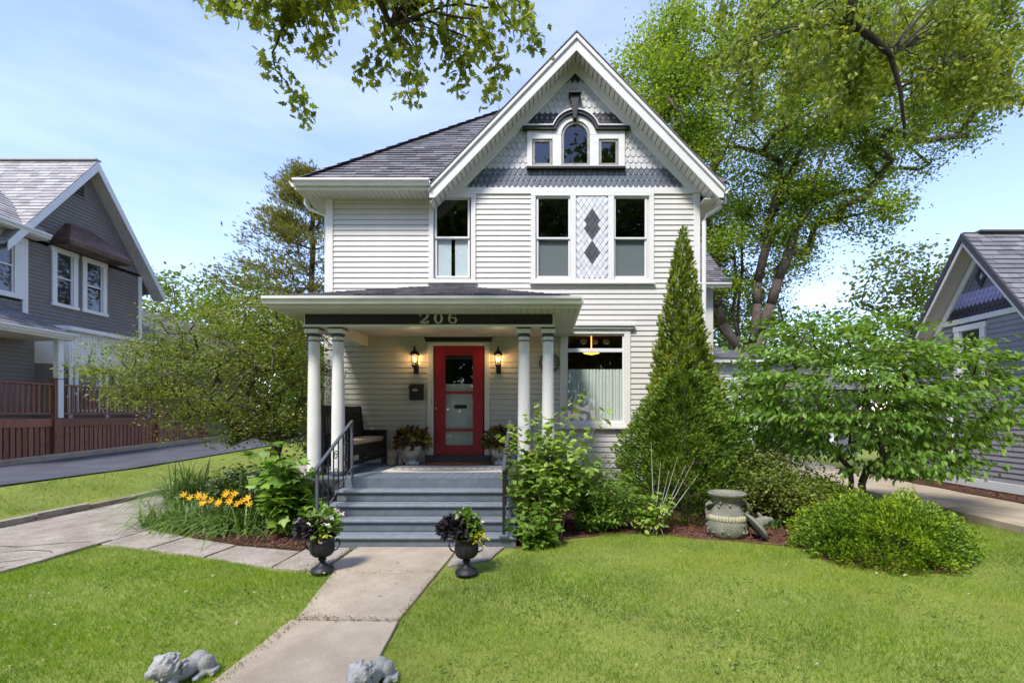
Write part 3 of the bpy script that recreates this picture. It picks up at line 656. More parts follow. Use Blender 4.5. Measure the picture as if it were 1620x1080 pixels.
# ---- asphalt shingles on any flat polygon
def clip(poly, a, c):                                  # keep the part with n.p <= c
    out = []
    for p, q in zip(poly, poly[1:] + poly[:1]):
        dp, dq = a[0] * p[0] + a[1] * p[1] - c, a[0] * q[0] + a[1] * q[1] - c
        if dp <= 0: out.append(p)
        if (dp < 0 < dq) or (dq < 0 < dp): t = dp / (dp - dq); out.append((p[0] + (q[0] - p[0]) * t, p[1] + (q[1] - p[1]) * t))
    return out
def shingled(name, quad, m, parent, expo=.14, tab=.3, th=.014, seed=1):
    """quad: 3-D corners, the first edge is the eave; pieces stepped course by course."""
    g = random.Random(seed); q = [Vector(p) for p in quad]; u = (q[1] - q[0]).normalized(); nn = u.cross(q[2] - q[0]).normalized()
    if nn.z < 0: nn = -nn
    v = nn.cross(u);  v = v if (q[2] - q[0]).dot(v) > 0 else -v
    P2 = [((p - q[0]).dot(u), (p - q[0]).dot(v)) for p in q]; vmax = max(p[1] for p in P2); b = MB(); r = 0
    b.add([p for p in q], [tuple(range(len(q)))])
    while r * expo < vmax:
        y0, y1 = r * expo, (r + 1) * expo; strip = clip(clip(P2, (0, -1), -y0), (0, 1), y1)
        if len(strip) >= 3:
            xa, xb = min(p[0] for p in strip), max(p[0] for p in strip); x = xa - g.uniform(0, tab)
            while x < xb:
                wd = tab * g.uniform(.55, 1.3); c = clip(clip(strip, (-1, 0), -x), (1, 0), x + wd - .006)
                if len(c) >= 3:
                    lift = g.choice((0, .004, .008)); h = lambda yy: .004 + (th + lift) * (1 - (yy - y0) / expo)
                    top = [q[0] + u * px + v * py + nn * h(py) for px, py in c]; n = len(top)
                    bot = [q[0] + u * px + v * py + nn * .001 for px, py in c]
                    b.add(top + bot, [tuple(range(n))] + [(i, (i + 1) % n, n + (i + 1) % n, n + i) for i in range(n)], g.random())
                x += wd
        r += 1
    return stuff(b.build(name, m, parent))
EX0, EX1, EY0, EY1, EZ = -4.58, 3.40, WY - .42, 18.4, 5.99
HWd = (EX1 - EX0) / 2; rx = (EX0 + EX1) / 2; rz = EZ + HWd; ry0, ry1 = EY0 + HWd, EY1 - HWd
roof = MB(); A, B_, C_, D_ = (EX0, EY0, EZ), (EX1, EY0, EZ), (EX1, EY1, EZ), (EX0, EY1, EZ); Ra, Rb = (rx, ry0, rz), (rx, ry1, rz)
roof.add([A, B_, C_, D_, Ra, Rb], [(0, 4, 5, 3), (1, 2, 5, 4), (2, 3, 5)])
rf = roof.build('roof', 'roof', house)
_yb = EY0 + (RZ - EZ)
shingled('shingles', [A, (AX - RH, EY0, EZ), (AX, _yb, RZ), Ra], 'roof', rf, seed=2)
MB().add([(AX + RH, EY0 + .05, EZ), B_, Ra, (AX, _yb, RZ)], [(0, 1, 2, 3)]).build('roof_plane', 'roof', rf)
hp = MB()                                              # cap along the hip
for k in range(22):
    t0, t1 = k / 22, (k + 1.15) / 22; a = Vector(A).lerp(Vector(Ra), t0); c = Vector(A).lerp(Vector(Ra), min(1, t1)); d = Vector((.09, -.09, -.03)); e = Vector((-.09, .09, -.03)); up = Vector((0, 0, .035))
    hp.add([a + d + up * 1.3, a + up * 1.6, a + e + up, c + d + up * .6, c + up * .9, c + e + up * .6], [(0, 1, 4, 3), (1, 2, 5, 4)])
hp.build('ridge_cap', 'roof', rf)
# gable roof
yb = EY0 + (RZ - EZ)
for s in (-1, 1):
    zl = RZ - RH * SL; ybk = EY0 + max(0, zl - EZ)
    shingled('shingles', [(AX + s * RH, RY - .045, zl), (AX + s * RH, max(ybk, RY + .3) if s < 0 else 11.5, zl), (AX, yb, RZ), (AX, RY - .045, RZ)], 'roof', rf, seed=4 + s)
b = MB(); b.prism([(AX - RH - .02, RY - .046, RZ - RH * SL - .02), (AX, RY - .046, RZ + .004), (AX + RH + .02, RY - .046, RZ - RH * SL - .02), (AX + RH + .02, RY - .046, RZ - RH * SL + .005), (AX, RY - .046, RZ + .03), (AX - RH - .02, RY - .046, RZ - RH * SL + .005)], (0, .06, 0)); b.build('drip_edge', 'roof', rf)
# eave, gutter and soffit on the porch-side wing
def gutter(name, p0, p1, out, parent, m='trim', h=.11, d=.11, seams=()):
    p0, p1, o = Vector(p0), Vector(p1), Vector(out).normalized(); z = Vector((0, 0, 1))
    pr = [o * 0, o * 0 - z * h, o * (d * .55) - z * h, o * (d * .75) - z * (h * .55), o * d - z * (h * .35), o * d, o * (d - .012), o * (d - .012) - z * (h * .3), o * .01 - z * (h * .6)]
    b = MB(); n = len(pr); vs = [p0 + q for q in pr] + [p1 + q for q in pr]
    b.add(vs, [(i, (i + 1) % n, n + (i + 1) % n, n + i) for i in range(n)] + [tuple(range(n)), tuple(range(n, 2 * n))])
    return b.build(name, m, parent)
gxr = AX - RH + .02
gutter('gutter', (EX0, EY0, EZ), (gxr, EY0, EZ), (0, -1, 0), house)
gutter('gutter', (EX0, EY0, EZ - .002), (EX0, 17.8, EZ - .002), (-1, 0, 0), house)
boxo('fascia', 'trim', house, EX0, gxr, EY0, EY0 + .02, EZ - .17, EZ - .01); boxo('fascia', 'trim', house, EX0, EX0 + .02, EY0 + .021, 17.8, EZ - .17, EZ - .01)
for k in range(26):
    x = EX0 + .03 + k * .098
    if x + .09 < gxr: boxo('soffit_panel', 'soffit', house, x, x + .09, EY0 + .021, WY - .001, EZ - .17, EZ - .155)
boxo('soffit_panel', 'soffit', house, EX0 + .021, XL - .001, WY, 17.8, EZ - .17, EZ - .155)
zl = RZ - RH * SL
gutter('gutter', (AX + RH, RY, zl - .01), (AX + RH, 17.5, zl - .01), (1, 0, 0), house)
boxo('soffit_panel', 'soffit', house, XR + .001, AX + RH - .001, WY - .3, 17.5, zl - .18, zl - .165)
b = MB(); dxx = XR + .09; b.tube([(AX + RH + .06, WY - .25, zl - .12), (AX + RH + .06, WY - .25, zl - .22), (AX + RH + .03, WY - .22, zl - .28), (dxx + .04, WY - .06, zl - .40), (dxx, WY - .04, zl - .5), (dxx, WY - .04, .25), (dxx + .03, WY - .2, .12)], .042, 8); b.build('downspout', 'trim', house, smooth=True)
b = MB(); b.tube([(EX0 - .05, WY + .1, EZ - .1), (EX0 - .05, WY + .1, EZ - .2), (EX0 + .02, WY + .1, EZ - .3), (XL - .06, WY + .1, EZ - .45), (XL - .06, WY + .1, .2)], .042, 8); b.build('downspout', 'trim', house, smooth=True)
# rear wing seen past the corner
b = MB(); b.box(XR, 4.6, 13, 18, 0, 5.1); b.build('wall', 'siding', house)
shingled('shingles', [(XR - .2, 12.7, 5.15), (4.95, 12.7, 5.15), (4.95, 15, 7), (XR - .2, 15, 7)], 'roof', rf, seed=9)
gutter('gutter', (XR, 12.7, 5.15), (4.95, 12.7, 5.15), (0, -1, 0), house)

# ---- porch
FZ = CH - .927; PE = 7.05; PX0, PX1 = -3.60, .22
nb = 29; bw = (PX1 - PX0) / nb
deck = boxo('porch_floor', 'porch_dark', house, PX0 + .01, PX1 - .01, PE + .01, WY - .051, FZ - .10, FZ - .022)
for k in range(nb): boxo('floor_board', 'porch_grey', deck, PX0 + k * bw + .003, PX0 + (k + 1) * bw - .003, PE - .02, WY - .052, FZ - .022, FZ - .001 * (k % 3))
boxo('porch_skirt', 'porch_dark', house, PX0 - .03, -2.93, PE - .04, PE + .009, FZ - .22, FZ - .024, .005); boxo('porch_skirt', 'porch_dark', house, -.40, PX1 + .03, PE - .04, PE + .009, FZ - .22, FZ - .024, .005)
boxo('porch_skirt', 'porch_dark', house, PX0 - .02, PX0 + .009, PE + .01, WY - .06, FZ - .22, FZ - .024); boxo('porch_skirt', 'porch_dark', house, PX1 - .009, PX1 + .02, PE + .01, WY - .06, FZ - .22, FZ - .024)
boxo('foundation', 'foundation', house, PX0 + .05, -2.95, PE + .06, PE + .2, 0, FZ - .22); boxo('foundation', 'foundation', house, -.38, PX1 - .05, PE + .06, PE + .2, 0, FZ - .22); boxo('foundation', 'foundation', house, PX0 + .05, PX0 + .2, PE + .2, WY - .06, 0, FZ - .22)
SX0, SX1, RUN, RIS = -2.92, -.40, .25, FZ / 5
boxo('riser', 'riser_shaded', house, SX0, SX1, PE - .022, PE + .009, FZ - RIS, FZ - .024)
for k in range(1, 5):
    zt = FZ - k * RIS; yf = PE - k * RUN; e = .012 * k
    boxo('tread', 'tread_lit', house, SX0 - e - .02, SX1 + e + .02, yf - .035, yf + RUN - .023, zt - .034, zt, .008)
    boxo('riser', 'riser_shaded', house, SX0 - e, SX1 + e, yf, yf + .02, zt - RIS + (.001 if k < 4 else -.02), zt - .0345)
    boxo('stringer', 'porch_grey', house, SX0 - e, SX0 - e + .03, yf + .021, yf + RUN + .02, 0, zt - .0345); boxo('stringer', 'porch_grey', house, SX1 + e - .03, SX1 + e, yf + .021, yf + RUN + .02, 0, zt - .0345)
CYp = 7.25; SCp = F / CYp
BZ0, BZ1 = 2.995, 3.245
for px in (497, 535, 829, 867):
    x = (px - CX) / SCp; zb = FZ
    c = MB(); c.lathe([(.096, zb + .07), (.097, zb + .4), (.094, zb + .9), (.086, zb + 1.5), (.078, BZ0 - .14)], (x, CYp, 0), 24); col = c.build('column', 'trim', house, smooth=True)
    b = MB(); b.lathe([(.081, BZ0 - .215), (.086, BZ0 - .21), (.086, BZ0 - .195), (.081, BZ0 - .19)], (x, CYp, 0), 24); b.build('collar', 'porch_grey', col, smooth=True)
    b = MB(); b.lathe([(.080, BZ0 - .139), (.098, BZ0 - .12), (.100, BZ0 - .10), (.088, BZ0 - .095)], (x, CYp, 0), 24); b.build('capital_ring', 'porch_dark', col, smooth=True)
    boxo('capital', 'trim', col, x - .105, x + .105, CYp - .105, CYp + .105, BZ0 - .093, BZ0 - .03, .006); boxo('capital', 'porch_dark', col, x - .11, x + .11, CYp - .11, CYp + .11, BZ0 - .029, BZ0 - .008, .003)
    b = MB(); b.lathe([(.112, zb), (.118, zb + .02), (.112, zb + .05), (.10, zb + .069)], (x, CYp, 0), 24); b.build('column_base', 'porch_dark', col, smooth=True)
bx0, bx1 = (486 - CX) / SCp, (877 - CX) / SCp
boxo('beam', 'trim', house, bx0, bx1, CYp - .1, CYp + .1, BZ0, BZ1 + .02, .006)
boxo('beam', 'trim', house, bx0, bx0 + .2, CYp + .101, WY - .02, BZ0, BZ1 + .02, .006); boxo('beam', 'trim', house, bx1 - .2, bx1, CYp + .101, WY - .02, BZ0, BZ1 + .02, .006)
board = boxo('name_board', 'black_paint', house, bx0 + .02, bx1 - .03, CYp - .112, CYp - .101, BZ0 + .035, BZ1 - .005)
boxo('beam_moulding', 'trim', house, bx0 - .01, bx1 + .01, CYp - .13, CYp - .1005, BZ0 - .005, BZ0 + .03, .005); boxo('beam_moulding', 'trim', house, bx0 - .01, bx1 + .01, CYp - .13, CYp - .1005, BZ1 - .003, BZ1 + .03, .005)
boxo('porch_ceiling', 'soffit', house, bx0 + .2, bx1 - .2, CYp + .1, WY - .02, BZ1 - .06, BZ1 - .03)
# house number
YN = CYp - .128; SN = F / YN
def stroke(name, pts, wds, parent, m):
    b = MB(); n = len(pts); vs = []
    for i, (x, zz) in enumerate(pts):
        x0, z0 = pts[max(i - 1, 0)]; x1, z1 = pts[min(i + 1, n - 1)]; d = math.hypot(x1 - x0, z1 - z0) or 1; nx, nz_ = -(z1 - z0) / d, (x1 - x0) / d; h = wds[i] / 2
        vs += [(x + nx * h, YN, zz + nz_ * h), (x - nx * h, YN, zz - nz_ * h), (x + nx * h, YN + .016, zz + nz_ * h), (x - nx * h, YN + .016, zz - nz_ * h)]
    fs = [(0, 1, 3, 2), (4 * n - 4, 4 * n - 2, 4 * n - 1, 4 * n - 3)]
    for i in range(n - 1): a = 4 * i; fs += [(a, a + 4, a + 5, a + 1), (a + 2, a + 3, a + 7, a + 6), (a, a + 2, a + 6, a + 4), (a + 1, a + 5, a + 7, a + 3)]
    b.add(vs, fs); return b.build(name, m, parent)
def nx_(px): return (px - CX) / SN
nzc, nh = 3.118, .079
c0 = nx_(671)
pts = [(c0 - .062, nzc + nh * .45), (c0 - .055, nzc + nh * .8), (c0 - .02, nzc + nh * .98), (c0 + .03, nzc + nh * .9), (c0 + .055, nzc + nh * .5), (c0 + .035, nzc + nh * .05), (c0 - .02, nzc - nh * .45), (c0 - .066, nzc - nh * .86)]
stroke('house_number', pts, [.036, .022, .014, .022, .034, .03, .018, .012], board, 'number_metal')
stroke('house_number', [(c0 - .07, nzc - nh * .74), (c0, nzc - nh * .86), (c0 + .055, nzc - nh * .74), (c0 + .072, nzc - nh * .45)], [.02, .034, .03, .01], board, 'number_metal')
c0 = nx_(693.5); pts = [(c0 + .05 * math.sin(a * math.pi / 12), nzc + nh * .93 * math.cos(a * math.pi / 12)) for a in range(25)]
stroke('house_number', pts, [.014 + .022 * abs(math.sin(a * math.pi / 12)) for a in range(25)], board, 'number_metal')
c0 = nx_(716); pts = [(c0 + .048, nzc + nh * .62), (c0 + .03, nzc + nh * .92), (c0 - .01, nzc + nh * .74), (c0 - .045, nzc + nh * .5), (c0 - .055, nzc - nh * .1), (c0 - .045, nzc - nh * .6), (c0 - .01, nzc - nh * .93), (c0 + .035, nzc - nh * .85), (c0 + .055, nzc - nh * .4), (c0 + .04, nzc + nh * .02), (c0, nzc + nh * .14), (c0 - .035, nzc + nh * .0)]
stroke('house_number', pts, [.034, .016, .014, .028, .034, .028, .014, .02, .034, .022, .014, .01], board, 'number_metal')
# porch roof
GYp = 6.72; SG = F / GYp; ZG = CH + (CY - 470) / SG; gX0, gX1 = (424 - CX) / SG, (914 - CX) / SG
pk = (wx(708), WY, wz(452))
pr = MB(); pr.add([(gX0, GYp, ZG), (gX1, GYp, ZG), (gX1, WY, ZG), (gX0, WY, ZG), pk], [(0, 3, 4), (1, 4, 2)]); prf = pr.build('porch_roof', 'roof', house)
shingled('shingles', [(gX0 - .02, GYp - .03, ZG - .005), (gX1 + .02, GYp - .03, ZG - .005), pk], 'roof', prf, seed=21)
shingled('shingles', [(gX1 + .02, GYp - .03, ZG - .005), (gX1 + .02, WY, ZG - .005), pk], 'roof', prf, seed=22); shingled('shingles', [(gX0 - .02, WY, ZG - .005), (gX0 - .02, GYp - .03, ZG - .005), pk], 'roof', prf, seed=23)
gutter('gutter', (gX0 - .05, GYp, ZG), (gX1 + .05, GYp, ZG), (0, -1, 0), prf, h=.1, d=.09); gutter('gutter', (gX1, GYp, ZG - .002), (gX1, WY - .05, ZG - .002), (1, 0, 0), prf, h=.1, d=.09); gutter('gutter', (gX0, GYp, ZG - .002), (gX0, WY - .05, ZG - .002), (-1, 0, 0), prf, h=.1, d=.09)
for a in (gX0, gX1 - .02): boxo('fascia', 'soffit', prf, a, a + .02, GYp + .021, WY - .05, ZG - .15, ZG - .01)
boxo('fascia', 'soffit', prf, gX0, gX1, GYp, GYp + .02, ZG - .15, ZG - .01)
zs = ZG - .15
n = 44
for k in range(n):
    a = gX0 + .021 + (gX1 - gX0 - .042) * k / n; c = a + (gX1 - gX0 - .042) / n - .007; boxo('soffit_panel', 'soffit', prf, a, c, GYp + .021, CYp - .101, zs, zs + .012)
boxo('soffit_panel', 'soffit', prf, gX0 + .021, bx0 - .001, CYp - .1, WY - .05, zs, zs + .012); boxo('soffit_panel', 'soffit', prf, bx1 + .001, gX1 - .021, CYp - .1, WY - .05, zs, zs + .012)
boxo('soffit', 'black_paint', prf, gX0 + .02, gX1 - .02, GYp + .02, WY - .05, zs + .015, zs + .03)
# ================================================================== THINGS ON AND BY THE PORCH
def lantern(px, label):
    x, zc = wx(px), wz(570); t = thing('wall_lantern', (x, WY - .02, zc - .2), label, 'lantern', 'lanterns beside the door'); y = WY - .14
    b = MB(); b.box(x - .045, x + .045, WY - .045, WY - .02, zc - .26, zc - .08); b.tube([(x, WY - .04, zc - .2), (x, WY - .1, zc - .24), (x, y, zc - .2), (x, y, zc - .13)], .014, 8); b.ball((x, WY - .09, zc - .235), .022); b.build('bracket', 'iron', t, smooth=True)
    b = MB(); b.lathe([(.03, zc - .15), (.05, zc - .135), (.055, zc - .12), (.05, zc - .11)], (x, y, 0), 6)
    for k in range(6):
        a = 2 * math.pi * (k + .5) / 6; b.tube([(x + .05 * math.cos(a), y + .05 * math.sin(a), zc - .115), (x + .078 * math.cos(a), y + .078 * math.sin(a), zc + .09)], .006, 4)
    b.lathe([(.09, zc + .085), (.10, zc + .095), (.085, zc + .115), (.05, zc + .16), (.025, zc + .175), (.018, zc + .20), (.026, zc + .215), (.012, zc + .23), (.005, zc + .275)], (x, y, 0), 6); b.build('cage', 'iron', t)
    b = MB(); b.lathe([(.046, zc - .112), (.074, zc + .085)], (x, y, 0), 6); b.build('glass', 'lantern_glass', t)
    b = MB(); b.tube([(x, y, zc - .11), (x, y, zc - .03)], .014, 8); b.build('candle', 'trim', t)
    b = MB(); b.ball((x, y, zc), (.026, .026, .045)); b.build('bulb', 'lamp_glow', t, smooth='all')
    l = bpy.data.lights.new('lantern_light', 'POINT'); l.energy = 2.2; l.color = (1, .62, .28); l.shadow_soft_size = .04
    lo = bpy.data.objects.new('lantern_light', l); COL.objects.link(lo); lo.parent = t; lo.location = Vector((x, y - .03, zc + .05)) - org(t)
lantern(659, 'lit black wall lantern between the mailbox and the red door'); lantern(789, 'lit black wall lantern between the red door and the paired columns')
mb = thing('mailbox', (wx(660), WY - .02, wz(633)), 'black wall mailbox with oval plate beside the red door', 'mailbox')
x0, x1, z0, z1 = wx(650), wx(671), wz(633), wz(611)
MB().box(x0, x1, WY - .13, WY - .02, z0, z1).build('body', 'black_paint', mb, bevel=.012)
MB().prism([(x0 - .008, WY - .02, z1 + .045), (x0 - .008, WY - .145, z1 - .01), (x0 - .008, WY - .145, z1 - .05), (x0 - .008, WY - .02, z1 + .002)], (x1 - x0 + .016, 0, 0)).build('lid', 'black_paint', mb, bevel=.004)
b = MB(); b.ball(((x0 + x1) / 2 - .01, WY - .131, wz(617)), (.055, .006, .028)); b.build('plate', 'brass', mb, smooth='all')
b = MB(); cxx, czz = wx(869), wz(574); yy = WY - .05    # round iron wall ornament
for rr in (.19, .165, .06): b.tube([(cxx + rr * math.cos(a * .2618), yy, czz + rr * math.sin(a * .2618)) for a in range(25)], .008, 5)
for a in range(12): b.tube([(cxx + .06 * math.cos(a * .5236), yy, czz + .06 * math.sin(a * .5236)), (cxx + .165 * math.cos(a * .5236 + .2), yy, czz + .165 * math.sin(a * .5236 + .2))], .006, 4)
tag(b.build('wall_ornament', 'iron', None, (cxx, WY - .05, czz)), 'round black iron ornament on the wall beside the front window', 'ornament')
# bench (faces along the porch)
bn = thing('bench', (-3.25, 8.3, FZ), 'black slatted wooden bench on the porch behind the columns', 'bench')
for y in (7.47, 9.06):
    b = MB(); b.prism([(-3.50, y, FZ), (-3.42, y, FZ), (-3.40, y, FZ + .45), (-3.47, y, FZ + 1.08), (-3.55, y, FZ + 1.08), (-3.50, y, FZ + .45)], (0, .07, 0)); b.build('back_post', 'bench_wood', bn, bevel=.006)
    boxo('leg', 'bench_wood', bn, -3.07, -2.99, y, y + .07, FZ, FZ + .60, .006)
    boxo('armrest', 'bench_wood', bn, -3.42, -2.97, y - .01, y + .08, FZ + .601, FZ + .635, .006)
    boxo('end_panel', 'bench_wood', bn, -3.41, -3.071, y + .02, y + .05, FZ + .12, FZ + .60)
boxo('seat', 'bench_wood', bn, -3.44, -3.0, 7.541, 9.059, FZ + .40, FZ + .43, .005); boxo('apron', 'bench_wood', bn, -3.04, -3.01, 7.541, 9.059, FZ + .27, FZ + .399); boxo('stretcher', 'bench_wood', bn, -3.06, -3.02, 7.541, 9.059, FZ + .12, FZ + .18)
b = MB(); b.prism([(-3.50, 7.541, FZ + .95), (-3.46, 7.541, FZ + .95), (-3.475, 7.541, FZ + 1.07), (-3.515, 7.541, FZ + 1.07)], (0, 1.518, 0)); b.build('top_rail', 'bench_wood', bn, bevel=.005)
b = MB(); b.prism([(-3.47, 7.541, FZ + .48), (-3.43, 7.541, FZ + .48), (-3.44, 7.541, FZ + .55), (-3.48, 7.541, FZ + .55)], (0, 1.518, 0)); b.build('bottom_rail', 'bench_wood', bn)
for k in range(17):
    y = 7.60 + k * .086; MB().prism([(-3.475, y, FZ + .55), (-3.455, y, FZ + .55), (-3.475, y, FZ + .95), (-3.495, y, FZ + .95)], (0, .04, 0)).build('slat', 'bench_wood', bn)
cu = MB().box(-3.42, -3.01, 7.56, 9.04, FZ + .431, FZ + .52).build('cushion', 'cushion', None, (-3.2, 8.3, FZ + .431), bevel=.03); tag(cu, 'flowered red and cream seat cushion on the black bench', 'cushion')
# little figures by the wall
def sculpt(name, b, m, loc, vox, label=None, cat=None, parent=None, smooth=6, disp=0):
    o = b.build(name, m, parent, loc, smooth='all')
    r = o.modifiers.new('skin', 'REMESH'); r.mode = 'VOXEL'; r.voxel_size = vox; r.use_smooth_shade = True
    s = o.modifiers.new('soft', 'SMOOTH'); s.iterations = smooth; s.factor = .5
    if disp:
        tx = bpy.data.textures.new('grain', 'CLOUDS'); tx.noise_scale = .03; d = o.modifiers.new('worn', 'DISPLACE'); d.texture = tx; d.strength = disp; d.mid_level = .5
    if label: tag(o, label, cat)
    return o
x, y = (622 - CX) / F * 8.85, 8.85
b = MB(); b.lathe([(.085, FZ), (.09, FZ + .03), (.085, FZ + .16), (.07, FZ + .25), (.055, FZ + .285), (.035, FZ + .30)], (x, y, 0), 16); b.ball((x, y, FZ + .37), (.062, .062, .075)); b.tube([(x - .07, y - .02, FZ + .25), (x - .075, y - .06, FZ + .17), (x - .02, y - .08, FZ + .16)], .022); b.tube([(x + .07, y - .02, FZ + .25), (x + .075, y - .06, FZ + .17), (x + .02, y - .08, FZ + .16)], .022)
b.ball((x, y - .06, FZ + .365), (.012, .016, .016)); b.ball((x - .06, y, FZ + .37), (.012, .02, .025)); b.ball((x + .06, y, FZ + .37), (.012, .02, .025))
sculpt('statue', b, 'stone_tan', (x, y, FZ), .009, 'tan stone figure of a standing child beside the planter', 'statue', smooth=2)
x2 = x + .16; b = MB(); b.ball((x2, y - .05, FZ + .055), (.045, .06, .055)); b.ball((x2 + .01, y - .09, FZ + .12), (.033, .036, .035)); b.ball((x2 + .015, y - .125, FZ + .112), (.016, .02, .014)); b.ball((x2 - .015, y - .085, FZ + .15), (.012, .008, .02)); b.ball((x2 + .035, y - .085, FZ + .15), (.012, .008, .02))
b.tube([(x2 - .02, y - .1, FZ + .08), (x2 - .02, y - .11, FZ + .008)], .013); b.tube([(x2 + .025, y - .1, FZ + .08), (x2 + .025, y - .11, FZ + .008)], .013)
sculpt('statue', b, 'stone_tan', (x2, y - .05, FZ), .008, 'small stone dog sitting at the feet of the stone child', 'statue', smooth=2)
def foliage_ball(name, c, r, n, size, m, parent, tpl='drop', seed=1, out=1., jit=.7, zlo=-.4, shell=.3, rnd=None, loc=None):
    g = np.random.default_rng(seed); d = norm(g.normal(size=(n * 3, 3))); d = d[d[:, 2] > zlo][:n]; q = g.uniform(shell ** 3, 1, len(d)) ** (1 / 3)
    p = np.array(c) + d * np.array(r) * q[:, None]
    return leaves(name, p, size, m, parent, tpl, direc=d * out + np.array([0, 0, -.15]), normal=d * .6 + np.array([0, 0, .7]), seed=seed, jit=jit, loc=loc, rnd=rnd)
def planter(px, label, plabel, lm, seed):
    x = (px - CX) / F * 8.85; y = 8.85; t = thing('planter', (x, y, FZ), label, 'planter', None); b = MB()
    b.lathe([(.12, FZ), (.13, FZ + .02), (.11, FZ + .05), (.06, FZ + .08), (.055, FZ + .10), (.09, FZ + .125), (.15, FZ + .18), (.175, FZ + .25), (.18, FZ + .31), (.195, FZ + .33), (.19, FZ + .345), (.165, FZ + .34), (.15, FZ + .29)], (x, y, 0), 24); b.build('bowl', 'stone_white', t, smooth=True)
    b = MB(); b.lathe([(.15, FZ + .28), (.15, FZ + .305)], (x, y, 0), 20); b.build('earth', 'soil', t)
    p = thing('potted_plant', (x, y, FZ + .306), plabel, 'plant')
    b = MB(); g = random.Random(seed)
    for k in range(14): a = g.uniform(0, 6.28); b.tube([(x, y, FZ + .306), (x + .1 * math.cos(a), y + .1 * math.sin(a), FZ + .42), (x + .2 * math.cos(a), y + .2 * math.sin(a), FZ + .45)], .006, 4)
    b.build('stems', 'twig', p); foliage_ball('foliage', (x, y, FZ + .42), (.30, .26, .23), 330, .12, lm, p, 'oval', seed)
planter(652, 'weathered white footed planter between the stone child and the door', 'red and lime coleus growing in the white planter by the statue', 'leaf_coleus', 3)
planter(792, 'weathered white footed planter beside the red door behind the tall shrub', 'dark leafy coleus half hidden behind the tall shrub by the steps', 'leaf_coleus', 4)
b = MB(); n = 28; b.prism([(wx(727) + .66 * math.cos(a * math.pi / n), WY - .17 - .32 * math.sin(a * math.pi / n), FZ + .002) for a in range(n + 1)], (0, 0, .018)); tag(b.build('doormat', 'coir', None, (wx(727), WY - .2, FZ)), 'brown half round coir doormat at the red door', 'doormat')
rg = thing('rug', (-1.45, 8.05, FZ), 'pale oval patterned rug lying across the porch boards', 'rug'); rx0, ry = -1.62, 8.1
slab('base', [(rx0 - .98, ry - .46), (rx0 + .98, ry - .46), (rx0 + .98, ry + .46), (rx0 - .98, ry + .46)], 'rug_pale', FZ + .002, FZ + .010, rg, .003)
for k in range(7):
    s0 = 1 - k * .135; b = MB(); inn = [((rx0 + .92 * (s0 - .05) * math.cos(a * .1745)), (ry + .42 * (s0 - .06) * math.sin(a * .1745))) for a in range(37)]; out = [((rx0 + .92 * s0 * math.cos(a * .1745)), (ry + .42 * s0 * math.sin(a * .1745))) for a in range(37)]
    b.add([(p[0], p[1], FZ + .014) for p in inn] + [(p[0], p[1], FZ + .014) for p in out], [(i, i + 1, 38 + i, 37 + i) for i in range(36)]); b.build('braid', 'rug', rg)
# iron handrails
def scroll(b, x, y, z, r, s, turns=1.4, a0=0):
    pts = []
    for k in range(22): a = a0 + s * turns * 2 * math.pi * k / 21; q = r * (1 - .72 * k / 21); pts.append((x, y + q * math.cos(a), z + q * math.sin(a)))
    b.tube(pts, .006, 5)
def handrail(X, label, full=True):
    t = thing('handrail', (X, 6.5, FZ - 3 * RIS), label, 'handrail', None); yb, yt = 5.98, 7.10; zb, zt = FZ - 4 * RIS + .86, FZ + .84
    b = MB(); dr = (yt - yb); b.prism([(X - .022, yb - .02, zb - .03), (X + .022, yb - .02, zb - .03), (X + .022, yb - .02, zb), (X - .022, yb - .02, zb)], (0, dr + .02, zt - zb)); b.build('top_rail', 'rail_iron', t, bevel=.006)
    for y, z0, z1 in ((yb + .03, FZ - 4 * RIS, zb), (yt, FZ, zt - .02)): boxo('post', 'rail_iron' if full else 'iron', t, X - .016, X + .016, y - .016, y + .016, z0, z1)
    boxo('foot', 'porch_grey', t, X - .06, X + .06, yb - .0, yb + .09, FZ - 4 * RIS + .001, FZ - 4 * RIS + .035, .005)
    lo = .70; b = MB(); b.tube([(X, yb + .03, zb - lo), (X, yt, zt - lo)], .012, 6); b.build('bottom_rail', 'rail_iron', t)
    n = 7
    for k in range(1, n): q = k / n; y = yb + .03 + (dr - .03) * q; z = zb + (zt - zb) * q; boxo('baluster', 'iron', t, X - .007, X + .007, y - .007, y + .007, z - lo, z - .03)
    for k in (1, 3, 5):
        q = (k + .5) / n; y = yb + .03 + (dr - .03) * q; z = zb + (zt - zb) * q; 
        for dz_, r_, s_, a_ in ((.18, .07, 1, 0), (.42, .07, -1, 3.1), (.56, .05, 1, 0)): b = MB(); scroll(b, X, y, z - dz_, r_, s_, a0=a_); b.build('scroll', 'iron', t)
handrail(-2.84, 'grey and black scrolled iron handrail beside the bench end of the steps'); handrail(-.50, 'slim dark iron handrail half hidden by the tall shrub', False)
